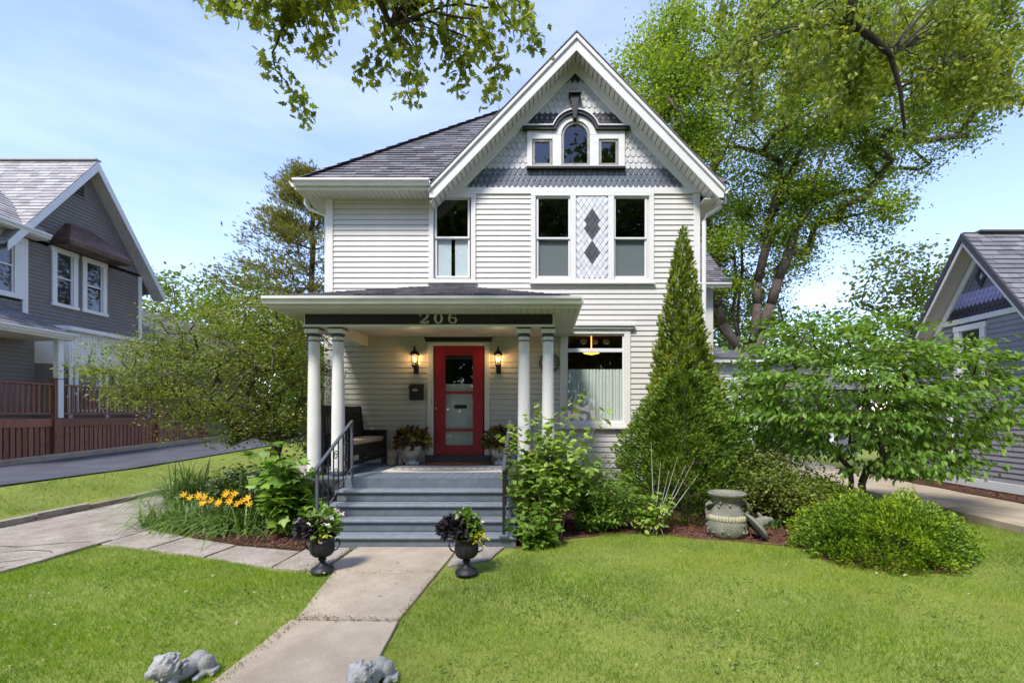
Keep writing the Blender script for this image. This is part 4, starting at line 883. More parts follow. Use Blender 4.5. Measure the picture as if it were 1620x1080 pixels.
# iron urns with flowers
def urn(px, py, label, plabel, seed, lefty):
    x, y = GND(px, py, .03); t = thing('urn', (x, y, .03), label, 'urn'); z = .028
    b = MB(); b.lathe([(.115, z), (.12, z + .012), (.112, z + .035), (.07, z + .06), (.035, z + .085), (.028, z + .11), (.04, z + .125), (.042, z + .14), (.028, z + .155)], (x, y, 0), 20); b.build('foot', 'iron', t, smooth=True)
    b = MB()
    vs = []; prof = [(.03, .155), (.085, .17), (.112, .20), (.122, .25), (.118, .30), (.112, .33), (.125, .355), (.15, .375), (.155, .385), (.135, .38), (.11, .34)]
    for r_, z_ in prof:
        for k in range(48):
            a = 2 * math.pi * k / 48; rr = r_ * (1 + (.035 * math.cos(a * 12) if .16 < z_ < .34 else 0)); vs.append((x + rr * math.cos(a), y + rr * math.sin(a), z + z_))
    b.add(vs, [(i * 48 + k, i * 48 + (k + 1) % 48, (i + 1) * 48 + (k + 1) % 48, (i + 1) * 48 + k) for i in range(len(prof) - 1) for k in range(48)]); b.build('bowl', 'iron', t, smooth='all')
    for s in (-1, 1):
        b = MB(); b.tube([(x + s * .115, y, z + .22), (x + s * .16, y, z + .24), (x + s * .185, y, z + .29), (x + s * .175, y, z + .34), (x + s * .15, y, z + .345), (x + s * .145, y, z + .315)], .008, 6); b.build('handle', 'iron', t, smooth=True)
    b = MB(); b.lathe([(.11, z + .34), (.11, z + .355)], (x, y, 0), 20); b.build('earth', 'soil', t)
    p = thing('flowering_plant', (x, y, z + .356), plabel, 'plant'); c = np.array((x, y, z + .42)); g = np.random.default_rng(seed)
    b = MB()
    for k in range(10): a = random.uniform(0, 6.28); b.tube([(x, y, z + .355), (x + .07 * math.cos(a), y + .07 * math.sin(a), z + .45), (x + .11 * math.cos(a), y + .11 * math.sin(a), z + .56)], .004, 4)
    b.build('stems', 'twig', p)
    sl = -1 if lefty else 1
    foliage_ball('leaves', c + (0, 0, .06), (.14, .13, .17), 260, .075, 'leaf_fern', p, 'oval', seed + 1)
    foliage_ball('dark_leaves', c + (-.10, -.02, .02 if lefty else .05), (.15 if lefty else .17, .13, .12), 230 if lefty else 380, .075, 'leaf_purple', p, 'lobed', seed + 2)
    q = c + np.array([(-.02 if lefty else .10), -.08, -.02]) + g.normal(size=(110 if lefty else 60, 3)) * (.05, .03, .035); leaves('lime_leaves', q, .05, 'petal_lime', p, 'drop', seed=seed + 3)
    q = c + g.normal(size=(26 if lefty else 12, 3)) * (.10, .08, .045) + (.02, -.03, .13 if lefty else .10)
    qq = np.repeat(q, 6, 0) + g.normal(size=(len(q) * 6, 3)) * .006; leaves('blossoms', qq, .036, 'petal_white', p, 'oval', seed=seed + 4, jit=1.)
urn(510, 903, 'black iron urn of white and lime flowers standing on the side slab', 'white flowers with lime creeper spilling from the black urn', 30, True)
urn(738, 906, 'black iron urn of dark purple leaves standing where the lawn meets the walk', 'dark purple foliage with few pale flowers filling the black urn', 40, False)
# stone vessel and its lid
x, y = GND(1150, 846, .02); v = thing('stone_vessel', (x, y, .02), 'mossy two handled stone vessel standing open in the mulch', 'vessel'); z = .015
b = MB(); b.lathe([(.22, z), (.245, z + .02), (.27, z + .10), (.272, z + .18), (.255, z + .235)], (x, y, 0), 32); b.build('body', 'stone_urn', v, smooth=True)
b = MB()
for k in range(36):
    a = 2 * math.pi * k / 36; b.ball((x + .25 * math.cos(a), y + .25 * math.sin(a), z + .265), (.024, .024, .045), 8, 6)
b.lathe([(.245, z + .23), (.25, z + .26), (.235, z + .30)], (x, y, 0), 32); b.build('fluted_band', 'stone_band', v, smooth=True)
b = MB(); b.lathe([(.235, z + .29), (.215, z + .34), (.185, z + .40), (.175, z + .46), (.185, z + .51), (.225, z + .55), (.255, z + .57), (.26, z + .59), (.245, z + .60), (.20, z + .595), (.16, z + .56), (.15, z + .45)], (x, y, 0), 32)
b.lathe([(.14, z + .5), (.20, z + .56)], (x, y, 0), 24); b.build('neck', 'stone_urn', v, smooth=True)
for s in (-1, 1):
    b = MB(); b.tube([(x + s * .24, y, z + .28), (x + s * .285, y, z + .31), (x + s * .30, y, z + .37), (x + s * .285, y, z + .43), (x + s * .24, y, z + .455), (x + s * .19, y, z + .44)], [.028, .024, .022, .024, .026, .024], 8); b.ball((x + s * .27, y - .01, z + .26), (.03, .03, .04)); b.build('handle', 'stone_urn', v, smooth='all')
b = MB(); g = random.Random(8)                          # relief of leaves on the belly and neck
for k in range(60):
    a = g.uniform(0, 6.28); lo = k < 40; r_, z_ = (.268, g.uniform(.06, .2)) if lo else (.188, g.uniform(.36, .48)); b.ball((x + r_ * math.cos(a), y + r_ * math.sin(a), z + z_), (.022, .022, g.uniform(.015, .03)), 7, 5)
stuff(b.build('relief', 'stone_urn', v, smooth='all'))
lx, ly = GND(1196, 852, .02); M = Matrix.Rotation(R(-52), 3, 'Y') @ Matrix.Rotation(R(10), 3, 'X'); lid = MB()
lid = thing('vessel_lid', (lx, ly, .02), 'round stone lid with a carved bird leaning beside the stone vessel', 'lid'); c = Vector((lx, ly, .19))
M = Matrix.Rotation(R(52), 3, 'Y')
b = MB(); b.lathe([(.02, -.03), (.19, -.03), (.215, -.015), (.21, .01), (.16, .035), (.08, .055), (.03, .06)], c, 28, rot=M); b.build('disc', 'stone_urn', lid, smooth=True)
b = MB()
for q, r_ in (((0, 0, .10), (.075, .06, .07)), ((.02, 0, .16), (.06, .05, .05)), ((.05, 0, .21), (.04, .035, .035)), ((.085, 0, .215), (.025, .014, .012)), ((-.07, 0, .13), (.07, .03, .025)), ((0, .06, .12), (.06, .02, .045)), ((0, -.06, .12), (.06, .02, .045)), ((0, 0, .06), (.09, .08, .03))):
    b.ball(c + M @ Vector(q), r_, rot=M)
sculpt('bird', b, 'stone_urn', None, .011, parent=lid, smooth=2)
# lying stone lions
def lion(px, py, yaw, label, seed):
    x, y = GND(px, py, .02); b = MB(); Rz = Matrix.Rotation(yaw, 3, 'Z'); g = random.Random(seed)
    def e(p, r, pitch=0, yw=0): b.ball(Vector((x, y, .01)) + Rz @ (Vector(p) * .74), tuple(q * .74 for q in r), 16, 12, rot=Rz @ Matrix.Rotation(yw, 3, 'Z') @ Matrix.Rotation(pitch, 3, 'Y'))
    e((-.02, 0, .095), (.17, .075, .085)); e((-.13, 0, .105), (.085, .082, .095)); e((.09, 0, .12), (.085, .078, .10)); e((-.15, .07, .085), (.075, .045, .08)); e((-.15, -.07, .085), (.075, .045, .08))
    for s in (-1, 1):
        e((-.10, s * .10, .03), (.085, .026, .03)); e((-.03, s * .105, .024), (.03, .028, .022)); e((.13, s * .06, .055), (.05, .03, .055)); e((.20, s * .06, .026), (.08, .026, .026)); e((.27, s * .06, .024), (.032, .03, .024))
    e((.16, 0, .19), (.085, .095, .10)); e((.20, 0, .20), (.06, .062, .07)); e((.255, 0, .185), (.038, .04, .034)); e((.28, 0, .198), (.014, .018, .012)); e((.262, 0, .163), (.028, .028, .014))
    e((.235, .03, .222), (.018, .016, .012)); e((.235, -.03, .222), (.018, .016, .012)); e((.17, .068, .262), (.018, .014, .022)); e((.17, -.068, .262), (.018, .014, .022))
    for k in range(70):                                  # locks of the mane
        th = g.uniform(0, 6.28); u = g.uniform(-.09, .05); rr = .098 if u < 0 else .088
        yy, zz = rr * math.cos(th), rr * math.sin(th) * 1.02
        if zz > -.10: e((.14 + u, yy * .93, .185 + zz * .93 + u * .3), (.036, .014, .014), .6, g.uniform(-.6, .6))
    pts = [Vector((x, y, .01)) + Rz @ (Vector(q) * .74) for q in ((-.21, 0, .06), (-.25, .05, .03), (-.22, .11, .022), (-.13, .145, .022))]; b.tube(pts, [.018, .016, .016, .022], 8)
    return sculpt('stone_lion', b, 'stone_grey', (x, y, .01), .0042, label, 'statue', smooth=1)
lion(290, 1074, R(250), 'pale grey stone lion lying on the grass beside the walk', 1); lion(586, 1086, R(256), 'pale grey stone lion lying on the lawn edge by the paving', 2)

# ================================================================== NEIGHBOURING HOUSES
def sidewall(b, X, s, y0, y1, z0, z1, holes, expo=.105, gable=None):
    """Lapped siding on a wall facing s along x; cut at the holes and at a gable's slopes."""
    z = z0
    while z < z1 - .005:
        zt = min(z + expo, z1); a0, a1 = y0, y1
        if gable and z > gable[2]:
            hw = gable[1] * (gable[3] - z) / (gable[3] - gable[2]); a0, a1 = gable[0] - hw, gable[0] + hw
        segs = [(a0, a1)]
        for h in holes:
            if h[2] < z + expo * .5 < h[3]:
                ns = []
                for a, c in segs:
                    if h[1] <= a or h[0] >= c: ns.append((a, c)); continue
                    if h[0] > a: ns.append((a, h[0]))
                    if h[1] < c: ns.append((h[1], c))
                segs = ns
        for a, c in segs:
            if c - a > .02: b.add([(X, a, z), (X, c, z), (X + s * .022, c, z), (X + s * .022, a, z), (X, a, zt), (X, c, zt), (X + s * .005, c, zt), (X + s * .005, a, zt)], [(0, 1, 2, 3), (3, 2, 6, 7), (4, 7, 6, 5), (0, 3, 7, 4), (1, 5, 6, 2)])
        z += expo
def sidewin(parent, X, s, y0, y1, z0, z1, m='bright_trim', fr=.14, blinds=True):
    b = MB()
    def bx(y0, y1, z0, z1, a, c): b.box(min(X + s * a, X + s * c), max(X + s * a, X + s * c), y0, y1, z0, z1)
    bx(y0, y0 + fr, z0 + fr * .7, z1 - fr, -.05, .06); bx(y1 - fr, y1, z0 + fr * .7, z1 - fr, -.05, .06); bx(y0 - .02, y1 + .02, z1 - fr, z1, -.05, .065); bx(y0 - .03, y1 + .03, z0, z0 + fr * .7, -.05, .08)
    wn = b.build('window', m, parent, bevel=.008); zm = (z0 + z1) / 2 - .02; b = MB()
    def by(y0, y1, z0, z1, a, c): b.box(min(X + s * a, X + s * c), max(X + s * a, X + s * c), y0, y1, z0, z1)
    by(y0 + fr, y1 - fr, zm, zm + .04, -.01, .03); by(y0 + fr, y0 + fr + .035, z0 + fr * .7, z1 - fr, -.02, .02); by(y1 - fr - .035, y1 - fr, z0 + fr * .7, z1 - fr, -.02, .02); b.build('sash', m, wn)
    b = MB(); by(y0 + fr * .9, y1 - fr * .9, z0 + fr * .6, z1 - fr * .9, -.012, -.008); b.build('pane', 'glass', wn)
    if blinds:
        b = MB(); z = z0 + fr
        while z < z1 - fr: b.add([(X - s * .05, y0 + fr, z), (X - s * .05, y1 - fr, z), (X - s * .075, y1 - fr, z + .022), (X - s * .075, y0 + fr, z + .022)], [(0, 1, 2, 3)]); z += .035
        b.build('blind', 'roof_grey', wn)
    b = MB(); by(y0 + .03, y1 - .03, z0 + .03, z1 - .03, -.5, -.45); b.build('interior', 'interior', wn)
# ---- dark grey house
LX = -14.0
nh = thing('house', (-16, 14, .5), 'dark grey sided house with steep side gable and copper window hood', 'house')
def LY(px): return LX * F / (px - CX)
W1, W2 = (LY(80), LY(121)), (LY(128.5), LY(167)); wz0, wz1 = 4.79, 6.48
PKY, PKZ, GHW, GEZ = 14.62, 9.12, 2.02, 6.42
WV = (11.6, LY(33), 4.75, 6.45)
wh = [(W1[0] + .02, W1[1] - .02, wz0, wz1), (W2[0] + .02, W2[1] - .02, wz0, wz1), WV, (14.25, 14.62, 8.22, 8.62)]
b = MB(); sidewall(b, LX, 1, 10.2, 16.63, .5, GEZ, wh); sidewall(b, LX, 1, 0, 0, GEZ, PKZ - .05, wh, gable=(PKY, GHW, GEZ, PKZ)); stuff(b.build('siding', 'grey_siding', nh))
b = MB(); b.box(-20, LX - .75, 10.2, 16.6, .4, GEZ); b.prism([(LX - .75, PKY - GHW, GEZ), (LX - .75, PKY + GHW, GEZ), (LX - .75, PKY, PKZ)], (-5, 0, 0))
b.build('wall', 'grey_siding', nh)
b = MB(); b.box(LX - .75, LX - .001, 16.5, 16.62, .4, GEZ); b.box(LX - .75, LX - .001, 10.2, 10.3, .4, GEZ); b.box(LX - .7, LX - .003, 10.3, 16.5, GEZ - .02, GEZ); b.build('wall', 'grey_siding', nh)
for w_ in (W1, W2): sidewin(nh, LX, 1, w_[0], w_[1], wz0, wz1)
sidewin(nh, LX, 1, WV[0], WV[1], WV[2], WV[3], fr=.2)
boxo('corner_board', 'bright_trim', nh, LX - .02, LX + .05, 12.83, 12.97, 3.9, 6.42); boxo('corner_board', 'bright_trim', nh, LX - .02, LX + .04, 16.52, 16.66, .5, GEZ + .02)
vt = MB(); vt.box(LX - .02, LX + .03, 14.25, 14.62, 8.22, 8.25); vt.box(LX - .02, LX + .03, 14.25, 14.62, 8.59, 8.62); vt.box(LX - .02, LX + .03, 14.25, 14.29, 8.25, 8.59); vt.box(LX - .02, LX + .03, 14.58, 14.62, 8.25, 8.59); vent = vt.build('vent', 'grey_siding', nh)
boxo('vent_back', 'black_paint', vent, LX - .1, LX - .09, 14.25, 14.62, 8.22, 8.62)
for k in range(4): MB().prism([(LX - .05, 14.29, 8.27 + k * .085), (LX + .025, 14.29, 8.25 + k * .085), (LX + .025, 14.29, 8.27 + k * .085), (LX - .05, 14.29, 8.33 + k * .085)], (0, .29, 0)).build('slat', 'grey_siding', vent)
hd = MB(); ya, yb_, zb, zt = W1[0] - .04, W2[1] + .28, 6.50, 7.28                 # copper hood
hd.add([(LX + .01, ya, zb), (LX + .62, ya, zb), (LX + .62, yb_, zb), (LX + .01, yb_, zb), (LX + .01, ya, zb + .14), (LX + .64, ya - .02, zb + .14), (LX + .64, yb_ + .02, zb + .14), (LX + .01, yb_, zb + .14), (LX + .01, ya + .45, zt), (LX + .12, ya + .5, zt), (LX + .12, yb_ - .85, zt), (LX + .01, yb_ - .8, zt)],
       [(0, 1, 2, 3), (0, 4, 5, 1), (1, 5, 6, 2), (2, 6, 7, 3), (4, 8, 9, 5), (5, 9, 10, 6), (6, 10, 11, 7), (8, 11, 10, 9)]); hd.build('window_hood', 'copper', nh, bevel=.01)
lroof = thing('roof', (0, 0, 0), None, None); lroof.parent = nh; lroof.location = Vector((0, 0, 0)) - org(nh)
ov = .42; sl_ = (PKZ - GEZ) / GHW; pz = PKZ + .28; ey = GHW + .55
shingled('shingles', [(-21, PKY - ey, pz - ey * sl_), (LX + ov, PKY - ey, pz - ey * sl_), (LX + ov, PKY, pz), (-21, PKY, pz)], 'roof_light', lroof, expo=.16, tab=.34, seed=31)
MB().add([(-21, PKY + ey, pz - ey * sl_), (LX + ov, PKY + ey, pz - ey * sl_), (LX + ov, PKY, pz), (-21, PKY, pz)], [(0, 1, 2, 3)]).build('slope', 'roof_light', lroof)
boxo('ridge_cap', 'roof_light', lroof, -21, LX + ov, PKY - .1, PKY + .1, pz + .01, pz + .05)
for s in (-1, 1):
    e2 = ey if s > 0 else ey - .1
    b = MB(); b.prism([(LX + ov - .03, PKY, pz - .01), (LX + ov - .03, PKY + s * e2, pz - .01 - e2 * sl_), (LX + ov - .03, PKY + s * e2, pz - .26 - e2 * sl_), (LX + ov - .03, PKY, pz - .30)], (.035, 0, 0)); b.build('rake_board', 'bright_trim', lroof)
    n = 18
    for k in range(n):
        t0, t1 = k / n * e2, (k + .96) / n * e2; MB().prism([(LX - .0, PKY + s * t0, pz - .25 - t0 * sl_), (LX - .0, PKY + s * t1, pz - .25 - t1 * sl_), (LX + ov - .03, PKY + s * t1, pz - .25 - t1 * sl_), (LX + ov - .03, PKY + s * t0, pz - .25 - t0 * sl_)], (0, 0, .02)).build('soffit_panel', 'soffit', lroof)
# front wing eave
gutter('gutter', (LX + .35, 9.8, 6.62), (LX + .35, 13.2, 6.62), (1, 0, 0), lroof, m='bright_trim', h=.13, d=.13); boxo('soffit_panel', 'soffit', lroof, LX, LX + .35, 9.8, 13.2, 6.46, 6.48); boxo('fascia', 'bright_trim', lroof, LX + .33, LX + .35, 9.8, 13.2, 6.48, 6.61)
shingled('shingles', [(LX + .36, 9.8, 6.63), (LX + .36, 13.2, 6.63), (LX - 2.2, 13.2, 8.9), (LX - 2.2, 9.8, 8.9)], 'roof_light', lroof, expo=.16, tab=.34, seed=33)
# rear wing
b = MB(); b.box(-18, LX + .0, 16.8, 23, .5, 4.0); b.build('wall', 'grey_siding', nh)
shingled('shingles', [(LX + .35, 16.75, 4.0), (LX + .35, 23, 4.0), (-15.7, 23, 5.75), (-15.7, 16.75, 5.75)], 'roof_grey', lroof, seed=34); MB().add([(-15.7, 16.75, 5.75), (LX + .35, 16.75, 4.0), (-18, 16.75, 4.0)], [(0, 1, 2)]).build('gable_end', 'grey_siding', lroof)
# side porch roof, bay and door
pz0 = 3.72
shingled('shingles', [(LX + 1.35, 9.4, pz0 + .1), (LX + 1.35, 12.95, pz0 + .1), (LX, 12.3, pz0 + .85), (LX, 9.4, pz0 + .85)], 'roof_grey', lroof, seed=35); shingled('shingles', [(LX + 1.35, 12.95, pz0 + .1), (LX, 12.95, pz0 + .1), (LX, 12.3, pz0 + .85)], 'roof_grey', lroof, seed=36)
gutter('gutter', (LX + 1.33, 9.4, pz0 + .11), (LX + 1.33, 12.95, pz0 + .11), (1, 0, 0), lroof, m='bright_trim'); boxo('soffit_panel', 'soffit', lroof, LX, LX + 1.33, 9.4, 12.93, pz0 - .06, pz0 - .04); boxo('fascia', 'bright_trim', lroof, LX + 1.3, LX + 1.33, 9.4, 12.93, pz0 - .04, pz0 + .1); boxo('fascia', 'bright_trim', lroof, LX, LX + 1.3, 12.9, 12.93, pz0 - .04, pz0 + .1)
boxo('porch_post', 'bright_trim', nh, LX + 1.1, LX + 1.24, 12.6, 12.74, 1.6, pz0 - .06)
bz = 4.05; b = MB(); bw0, bw1 = 13.15, 16.4
b.prism([(LX, bw0, 3.1), (LX + .55, bw0 + .45, 3.1), (LX + .55, bw1, 3.1), (LX, bw1, 3.1)], (0, 0, bz - 3.1)); bay = b.build('bay', 'bright_trim', nh)
b = MB(); b.prism([(LX, bw0, .5), (LX + .54, bw0 + .46, .5), (LX + .54, bw1 - .01, .5), (LX, bw1 - .01, .5)], (0, 0, 2.6)); b.build('bay_wall', 'grey_siding', bay)
for k in range(30): y = bw0 + .5 + k * .092; boxo('batten', 'bright_trim', bay, LX + .551, LX + .558, y, y + .075, 3.12, bz - .02)
sidewin(nh, LX + .545, 1, 13.7, 14.55, 1.75, 3.08, fr=.11, blinds=False); sidewin(nh, LX + .545, 1, 15.0, 15.85, 1.75, 3.08, fr=.11, blinds=False)
for y in (13.62, 14.75, 16.3): boxo('corner_board', 'bright_trim', bay, LX + .545, LX + .575, y - .06, y + .05, .9, 3.1)
MB().prism([(LX, bw0 - .12, bz), (LX + .72, bw0 + .33, bz), (LX + .72, bw1 + .1, bz), (LX, bw1 + .1, bz)], (0, 0, .12)).build('bay_cornice', 'bright_trim', bay, bevel=.02)
sd = boxo('door', 'bright_trim', nh, LX + .022, LX + .05, 10.9, 12.05, 1.6, 3.5, .01); boxo('pane', 'glass', sd, LX + .051, LX + .056, 11.1, 11.85, 2.3, 3.3)
# ---- brown deck
DX = -12.85; dk = thing('deck', (DX, 13, .6), 'red brown stained raised deck with railing beside the asphalt drive', 'deck'); DZ = 1.58
boxo('floor', 'deck_wood', dk, LX + .6, DX - .05, 9.5, 18, DZ - .04, DZ)
def gb(y): return gz(-12.6, y) + .12
for y0, y1 in ((9.6, 12.52), (12.74, 15.9), (16.1, 18)):
    boxo('rim_board', 'deck_wood', dk, DX - .05, DX + .02, y0, y1, DZ - .22, DZ - .001, .006); boxo('top_rail', 'deck_wood', dk, DX - .07, DX + .05, y0, y1, DZ + .86, DZ + .91, .006); boxo('bottom_rail', 'deck_wood', dk, DX - .03, DX + .02, y0, y1, DZ + .10, DZ + .15, .004)
    n = int((y1 - y0) / .125)
    for k in range(n): y = y0 + (k + .3) * (y1 - y0) / n; boxo('baluster', 'deck_wood', dk, DX - .02, DX + .015, y, y + .04, DZ + .15, DZ + .86)
    n = int((y1 - y0) / .135)
    for k in range(n): y = y0 + k * (y1 - y0) / n; boxo('skirt_board', 'deck_wood', dk, DX - .03, DX - .005, y, y + .108, gb(y), DZ - .221)
for y in (9.5, 12.63, 16.0, 18.1): boxo('post', 'deck_wood', dk, DX - .07, DX + .07, y - .1, y + .1, gb(y), DZ + 1.02, .008); boxo('post_cap', 'deck_wood', dk, DX - .09, DX + .09, y - .12, y + .12, DZ + 1.021, DZ + 1.06, .01)
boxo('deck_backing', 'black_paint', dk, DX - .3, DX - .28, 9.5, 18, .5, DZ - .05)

# ---- lilac house
RX = 9.0; rh = thing('house', (11, 10, .1), 'lilac grey house with scalloped lavender and black shingles in its gable', 'house')
pkY, pkZ, ghw, geZ = 9.82, 5.18, 1.05, 3.70
wr = [(9.72, 10.45, 2.35, 3.58)]
b = MB(); sidewall(b, RX, -1, 5.5, 11.9, .36, geZ - .06, wr); stuff(b.build('siding', 'lilac_siding', rh))
b = MB(); b.box(RX + .6, 15, 5.5, 11.88, .1, geZ); b.box(RX, RX + .6, 5.5, 5.6, .1, geZ); b.box(RX, RX + .6, 11.8, 11.88, .1, geZ); b.prism([(RX + .005, pkY - ghw - .1, geZ), (RX + .005, pkY + ghw + .1, geZ), (RX + .005, pkY, pkZ + .1)], (5, 0, 0)); b.build('wall', 'lilac_siding', rh)
boxo('water_table', 'bright_trim', rh, RX - .04, RX + .05, 5.5, 11.9, .17, .355, .006); boxo('foundation', 'foundation', rh, RX, RX + .1, 5.5, 11.9, 0, .17)
boxo('frieze_board', 'bright_trim', rh, RX - .045, RX, 5.5, 11.9, geZ - .07, geZ + .04, .006)
sidewin(rh, RX, -1, 9.72, 10.45, 2.35, 3.58, fr=.12, blinds=False); sidewin(rh, RX, -1, 8.9 + 1.6, 11.3, .75, 2.0, fr=.12, blinds=False)
boxo('corner_board', 'bright_trim', rh, RX - .04, RX + .02, 11.78, 11.92, .36, geZ - .08)
E2, S2 = .105, .098; RSH = {}
for r in range(16):
    zt = geZ + .04 + E2 * (r + 1) + .02; hw = (pkZ + .05 - zt + E2 * .5) * ghw / (pkZ - geZ); m, st = (('scale_black', 'scale') if r < 2 else ('scale_lilac', 'diamond') if r == 2 else ('scale_lilac', 'scale') if r < 5 else ('scale_slate', 'scale') if r < 10 else ('scale_black', 'scale') if r < 12 else ('scale_lilac', 'scale'))
    if (m, st) not in RSH:
        me = shmesh('shingle', S2, E2 + .03, st, m, .016); me.transform(Matrix.Rotation(R(-90), 4, 'Z')); RSH[(m, st)] = me
    for k in range(-12, 13):
        y = pkY + S2 * (k + (.5 if r % 2 else 0))
        if abs(y - pkY) < hw: link('shingle', RSH[(m, st)], rh, Vector((RX - .001 - .0006 * (k % 2), y, zt)) - org(rh))
b = MB(); dy, dz, cz = .13, .24, geZ + .82; o4 = [(pkY - dy, cz), (pkY, cz + dz), (pkY + dy, cz), (pkY, cz - dz)]; i4 = [(pkY + (y - pkY) * .45, cz + (z - cz) * .45) for y, z in o4]
b.add([(RX - .05, y, z) for y, z in o4] + [(RX - .05, y, z) for y, z in i4] + [(RX, y, z) for y, z in o4] + [(RX, y, z) for y, z in i4], [(i, (i + 1) % 4, 4 + (i + 1) % 4, 4 + i) for i in range(4)] + [(i, 8 + i, 8 + (i + 1) % 4, (i + 1) % 4) for i in range(4)] + [(4 + i, 4 + (i + 1) % 4, 12 + (i + 1) % 4, 12 + i) for i in range(4)]); dm = b.build('diamond', 'scale_black', rh)
MB().prism([(RX - .02, y, z) for y, z in i4], (.01, 0, 0)).build('pane', 'scale_pale', dm)
rroof = thing('roof', (0, 0, 0), None, None); rroof.parent = rh; rroof.location = Vector((0, 0, 0)) - org(rh)
rs = (pkZ - geZ) / ghw; pz = pkZ + .22; ey = ghw + .34; rxo = RX - .42
shingled('shingles', [(15.5, pkY - ey, pz - ey * rs), (rxo, pkY - ey, pz - ey * rs), (rxo, pkY, pz), (15.5, pkY, pz)], 'roof_grey', rroof, seed=41)
MB().add([(15.5, pkY + ey, pz - ey * rs), (rxo, pkY + ey, pz - ey * rs), (rxo, pkY, pz), (15.5, pkY, pz)], [(0, 1, 2, 3)]).build('slope', 'roof_grey', rroof)
boxo('ridge_cap', 'roof', rroof, rxo + .3, 15.5, pkY - .09, pkY + .09, pz + .005, pz + .04)
for s in (-1, 1):
    MB().prism([(rxo, pkY, pz - .0), (rxo, pkY + s * ey, pz - ey * rs), (rxo, pkY + s * ey, pz - .15 - ey * rs), (rxo, pkY, pz - .16)], (-.03, 0, 0)).build('rake_board', 'scale_black', rroof)
    MB().prism([(rxo + .002, pkY, pz - .14), (rxo + .002, pkY + s * ey, pz - .13 - ey * rs), (rxo + .002, pkY + s * ey, pz - .25 - ey * rs), (rxo + .002, pkY, pz - .27)], (.03, 0, 0)).build('rake_board', 'bright_trim', rroof)
    MB().prism([(rxo + .033, pkY, pz - .20), (rxo + .033, pkY + s * ey, pz - .2 - ey * rs), (RX, pkY + s * ey, pz - .2 - ey * rs), (RX, pkY, pz - .20)], (0, 0, .02)).build('soffit_panel', 'soffit', rroof)
    MB().prism([(RX - .001, pkY, pz - .24), (RX - .001, pkY + s * ey, pz - .24 - ey * rs), (RX - .001, pkY + s * (ey - .10), pz - .30 - ey * rs), (RX - .001, pkY, pz - .44)], (-.05, 0, 0)).build('frieze_board', 'bright_trim', rh)
MB().add([(RX - .3, 10.9, 3.75), (RX - .3, 12.2, 3.75), (13, 12.2, 4.6), (13, 10.9, 4.6)], [(0, 1, 2, 3)]).build('slope', 'roof', rroof)
b = MB(); b.tube([(RX - .08, 11.7, 3.6), (RX - .08, 11.7, .4), (RX - .2, 11.6, .25)], .04, 8); b.build('downspout', 'bright_trim', rh)
# ---- garages at the back
ga = thing('garage', (5, 17, 0), 'white sided garage roof and wall behind the arborvitae', 'garage')
b = MB(); b.box(3.2, 6.96, 16.03, 22, 0, 3.45); b.build('wall', 'garage_siding', ga)
for k in range(33): z = .1 + k * .1016; MB().add([(3.2, 16.03, z), (6.9, 16.03, z), (6.9, 16.005, z), (3.2, 16.005, z), (3.2, 16.03, z + .1), (6.9, 16.03, z + .1), (6.9, 16.025, z + .1), (3.2, 16.025, z + .1)], [(0, 1, 2, 3), (3, 2, 6, 7), (4, 7, 6, 5), (0, 3, 7, 4), (1, 5, 6, 2)]).build('siding_board', 'garage_siding', ga)
boxo('corner_board', 'bright_trim', ga, 6.85, 7.0, 15.99, 16.1, 0, 3.45); boxo('fascia', 'bright_trim', ga, 3, 7.25, 15.75, 15.78, 3.4, 3.55)
shingled('shingles', [(2.9, 15.7, 3.55), (7.3, 15.7, 3.55), (5.6, 19, 4.6), (4.2, 19, 4.6)], 'roof_grey', ga, seed=51); MB().add([(7.3, 15.7, 3.55), (7.3, 22, 3.55), (5.6, 19, 4.6)], [(0, 1, 2)]).build('roof', 'roof_grey', ga)
g2 = thing('garage', (10, 20, 0), 'dark grey garage with white trim behind the dogwood', 'garage')
b = MB(); b.box(7.9, 12.5, 19, 24, 0, 2.7); b.build('wall', 'dark_siding', g2)
for k in range(4): boxo('door_panel', 'dark_siding', g2, 8.5, 11.3, 18.96, 18.995, .05 + k * .53, .55 + k * .53, .01)
b = MB(); b.box(8.3, 8.48, 18.93, 18.998, 0, 2.2); b.box(11.32, 11.5, 18.93, 18.998, 0, 2.2); b.box(8.3, 11.5, 18.93, 18.998, 2.21, 2.4); b.build('door_frame', 'bright_trim', g2)
shingled('shingles', [(7.6, 18.6, 2.65), (12.8, 18.6, 2.65), (12.8, 21.5, 4.0), (7.6, 21.5, 4.0)], 'roof', g2, seed=52)
# ================================================================== TREES
def trunkline(p0, p1, n, g, w=.12): return [tuple(np.array(p0) + (np.array(p1) - np.array(p0)) * k / n + (g.normal(size=3) * w if 0 < k < n else 0)) for k in range(n + 1)]
g0 = np.random.default_rng(5)
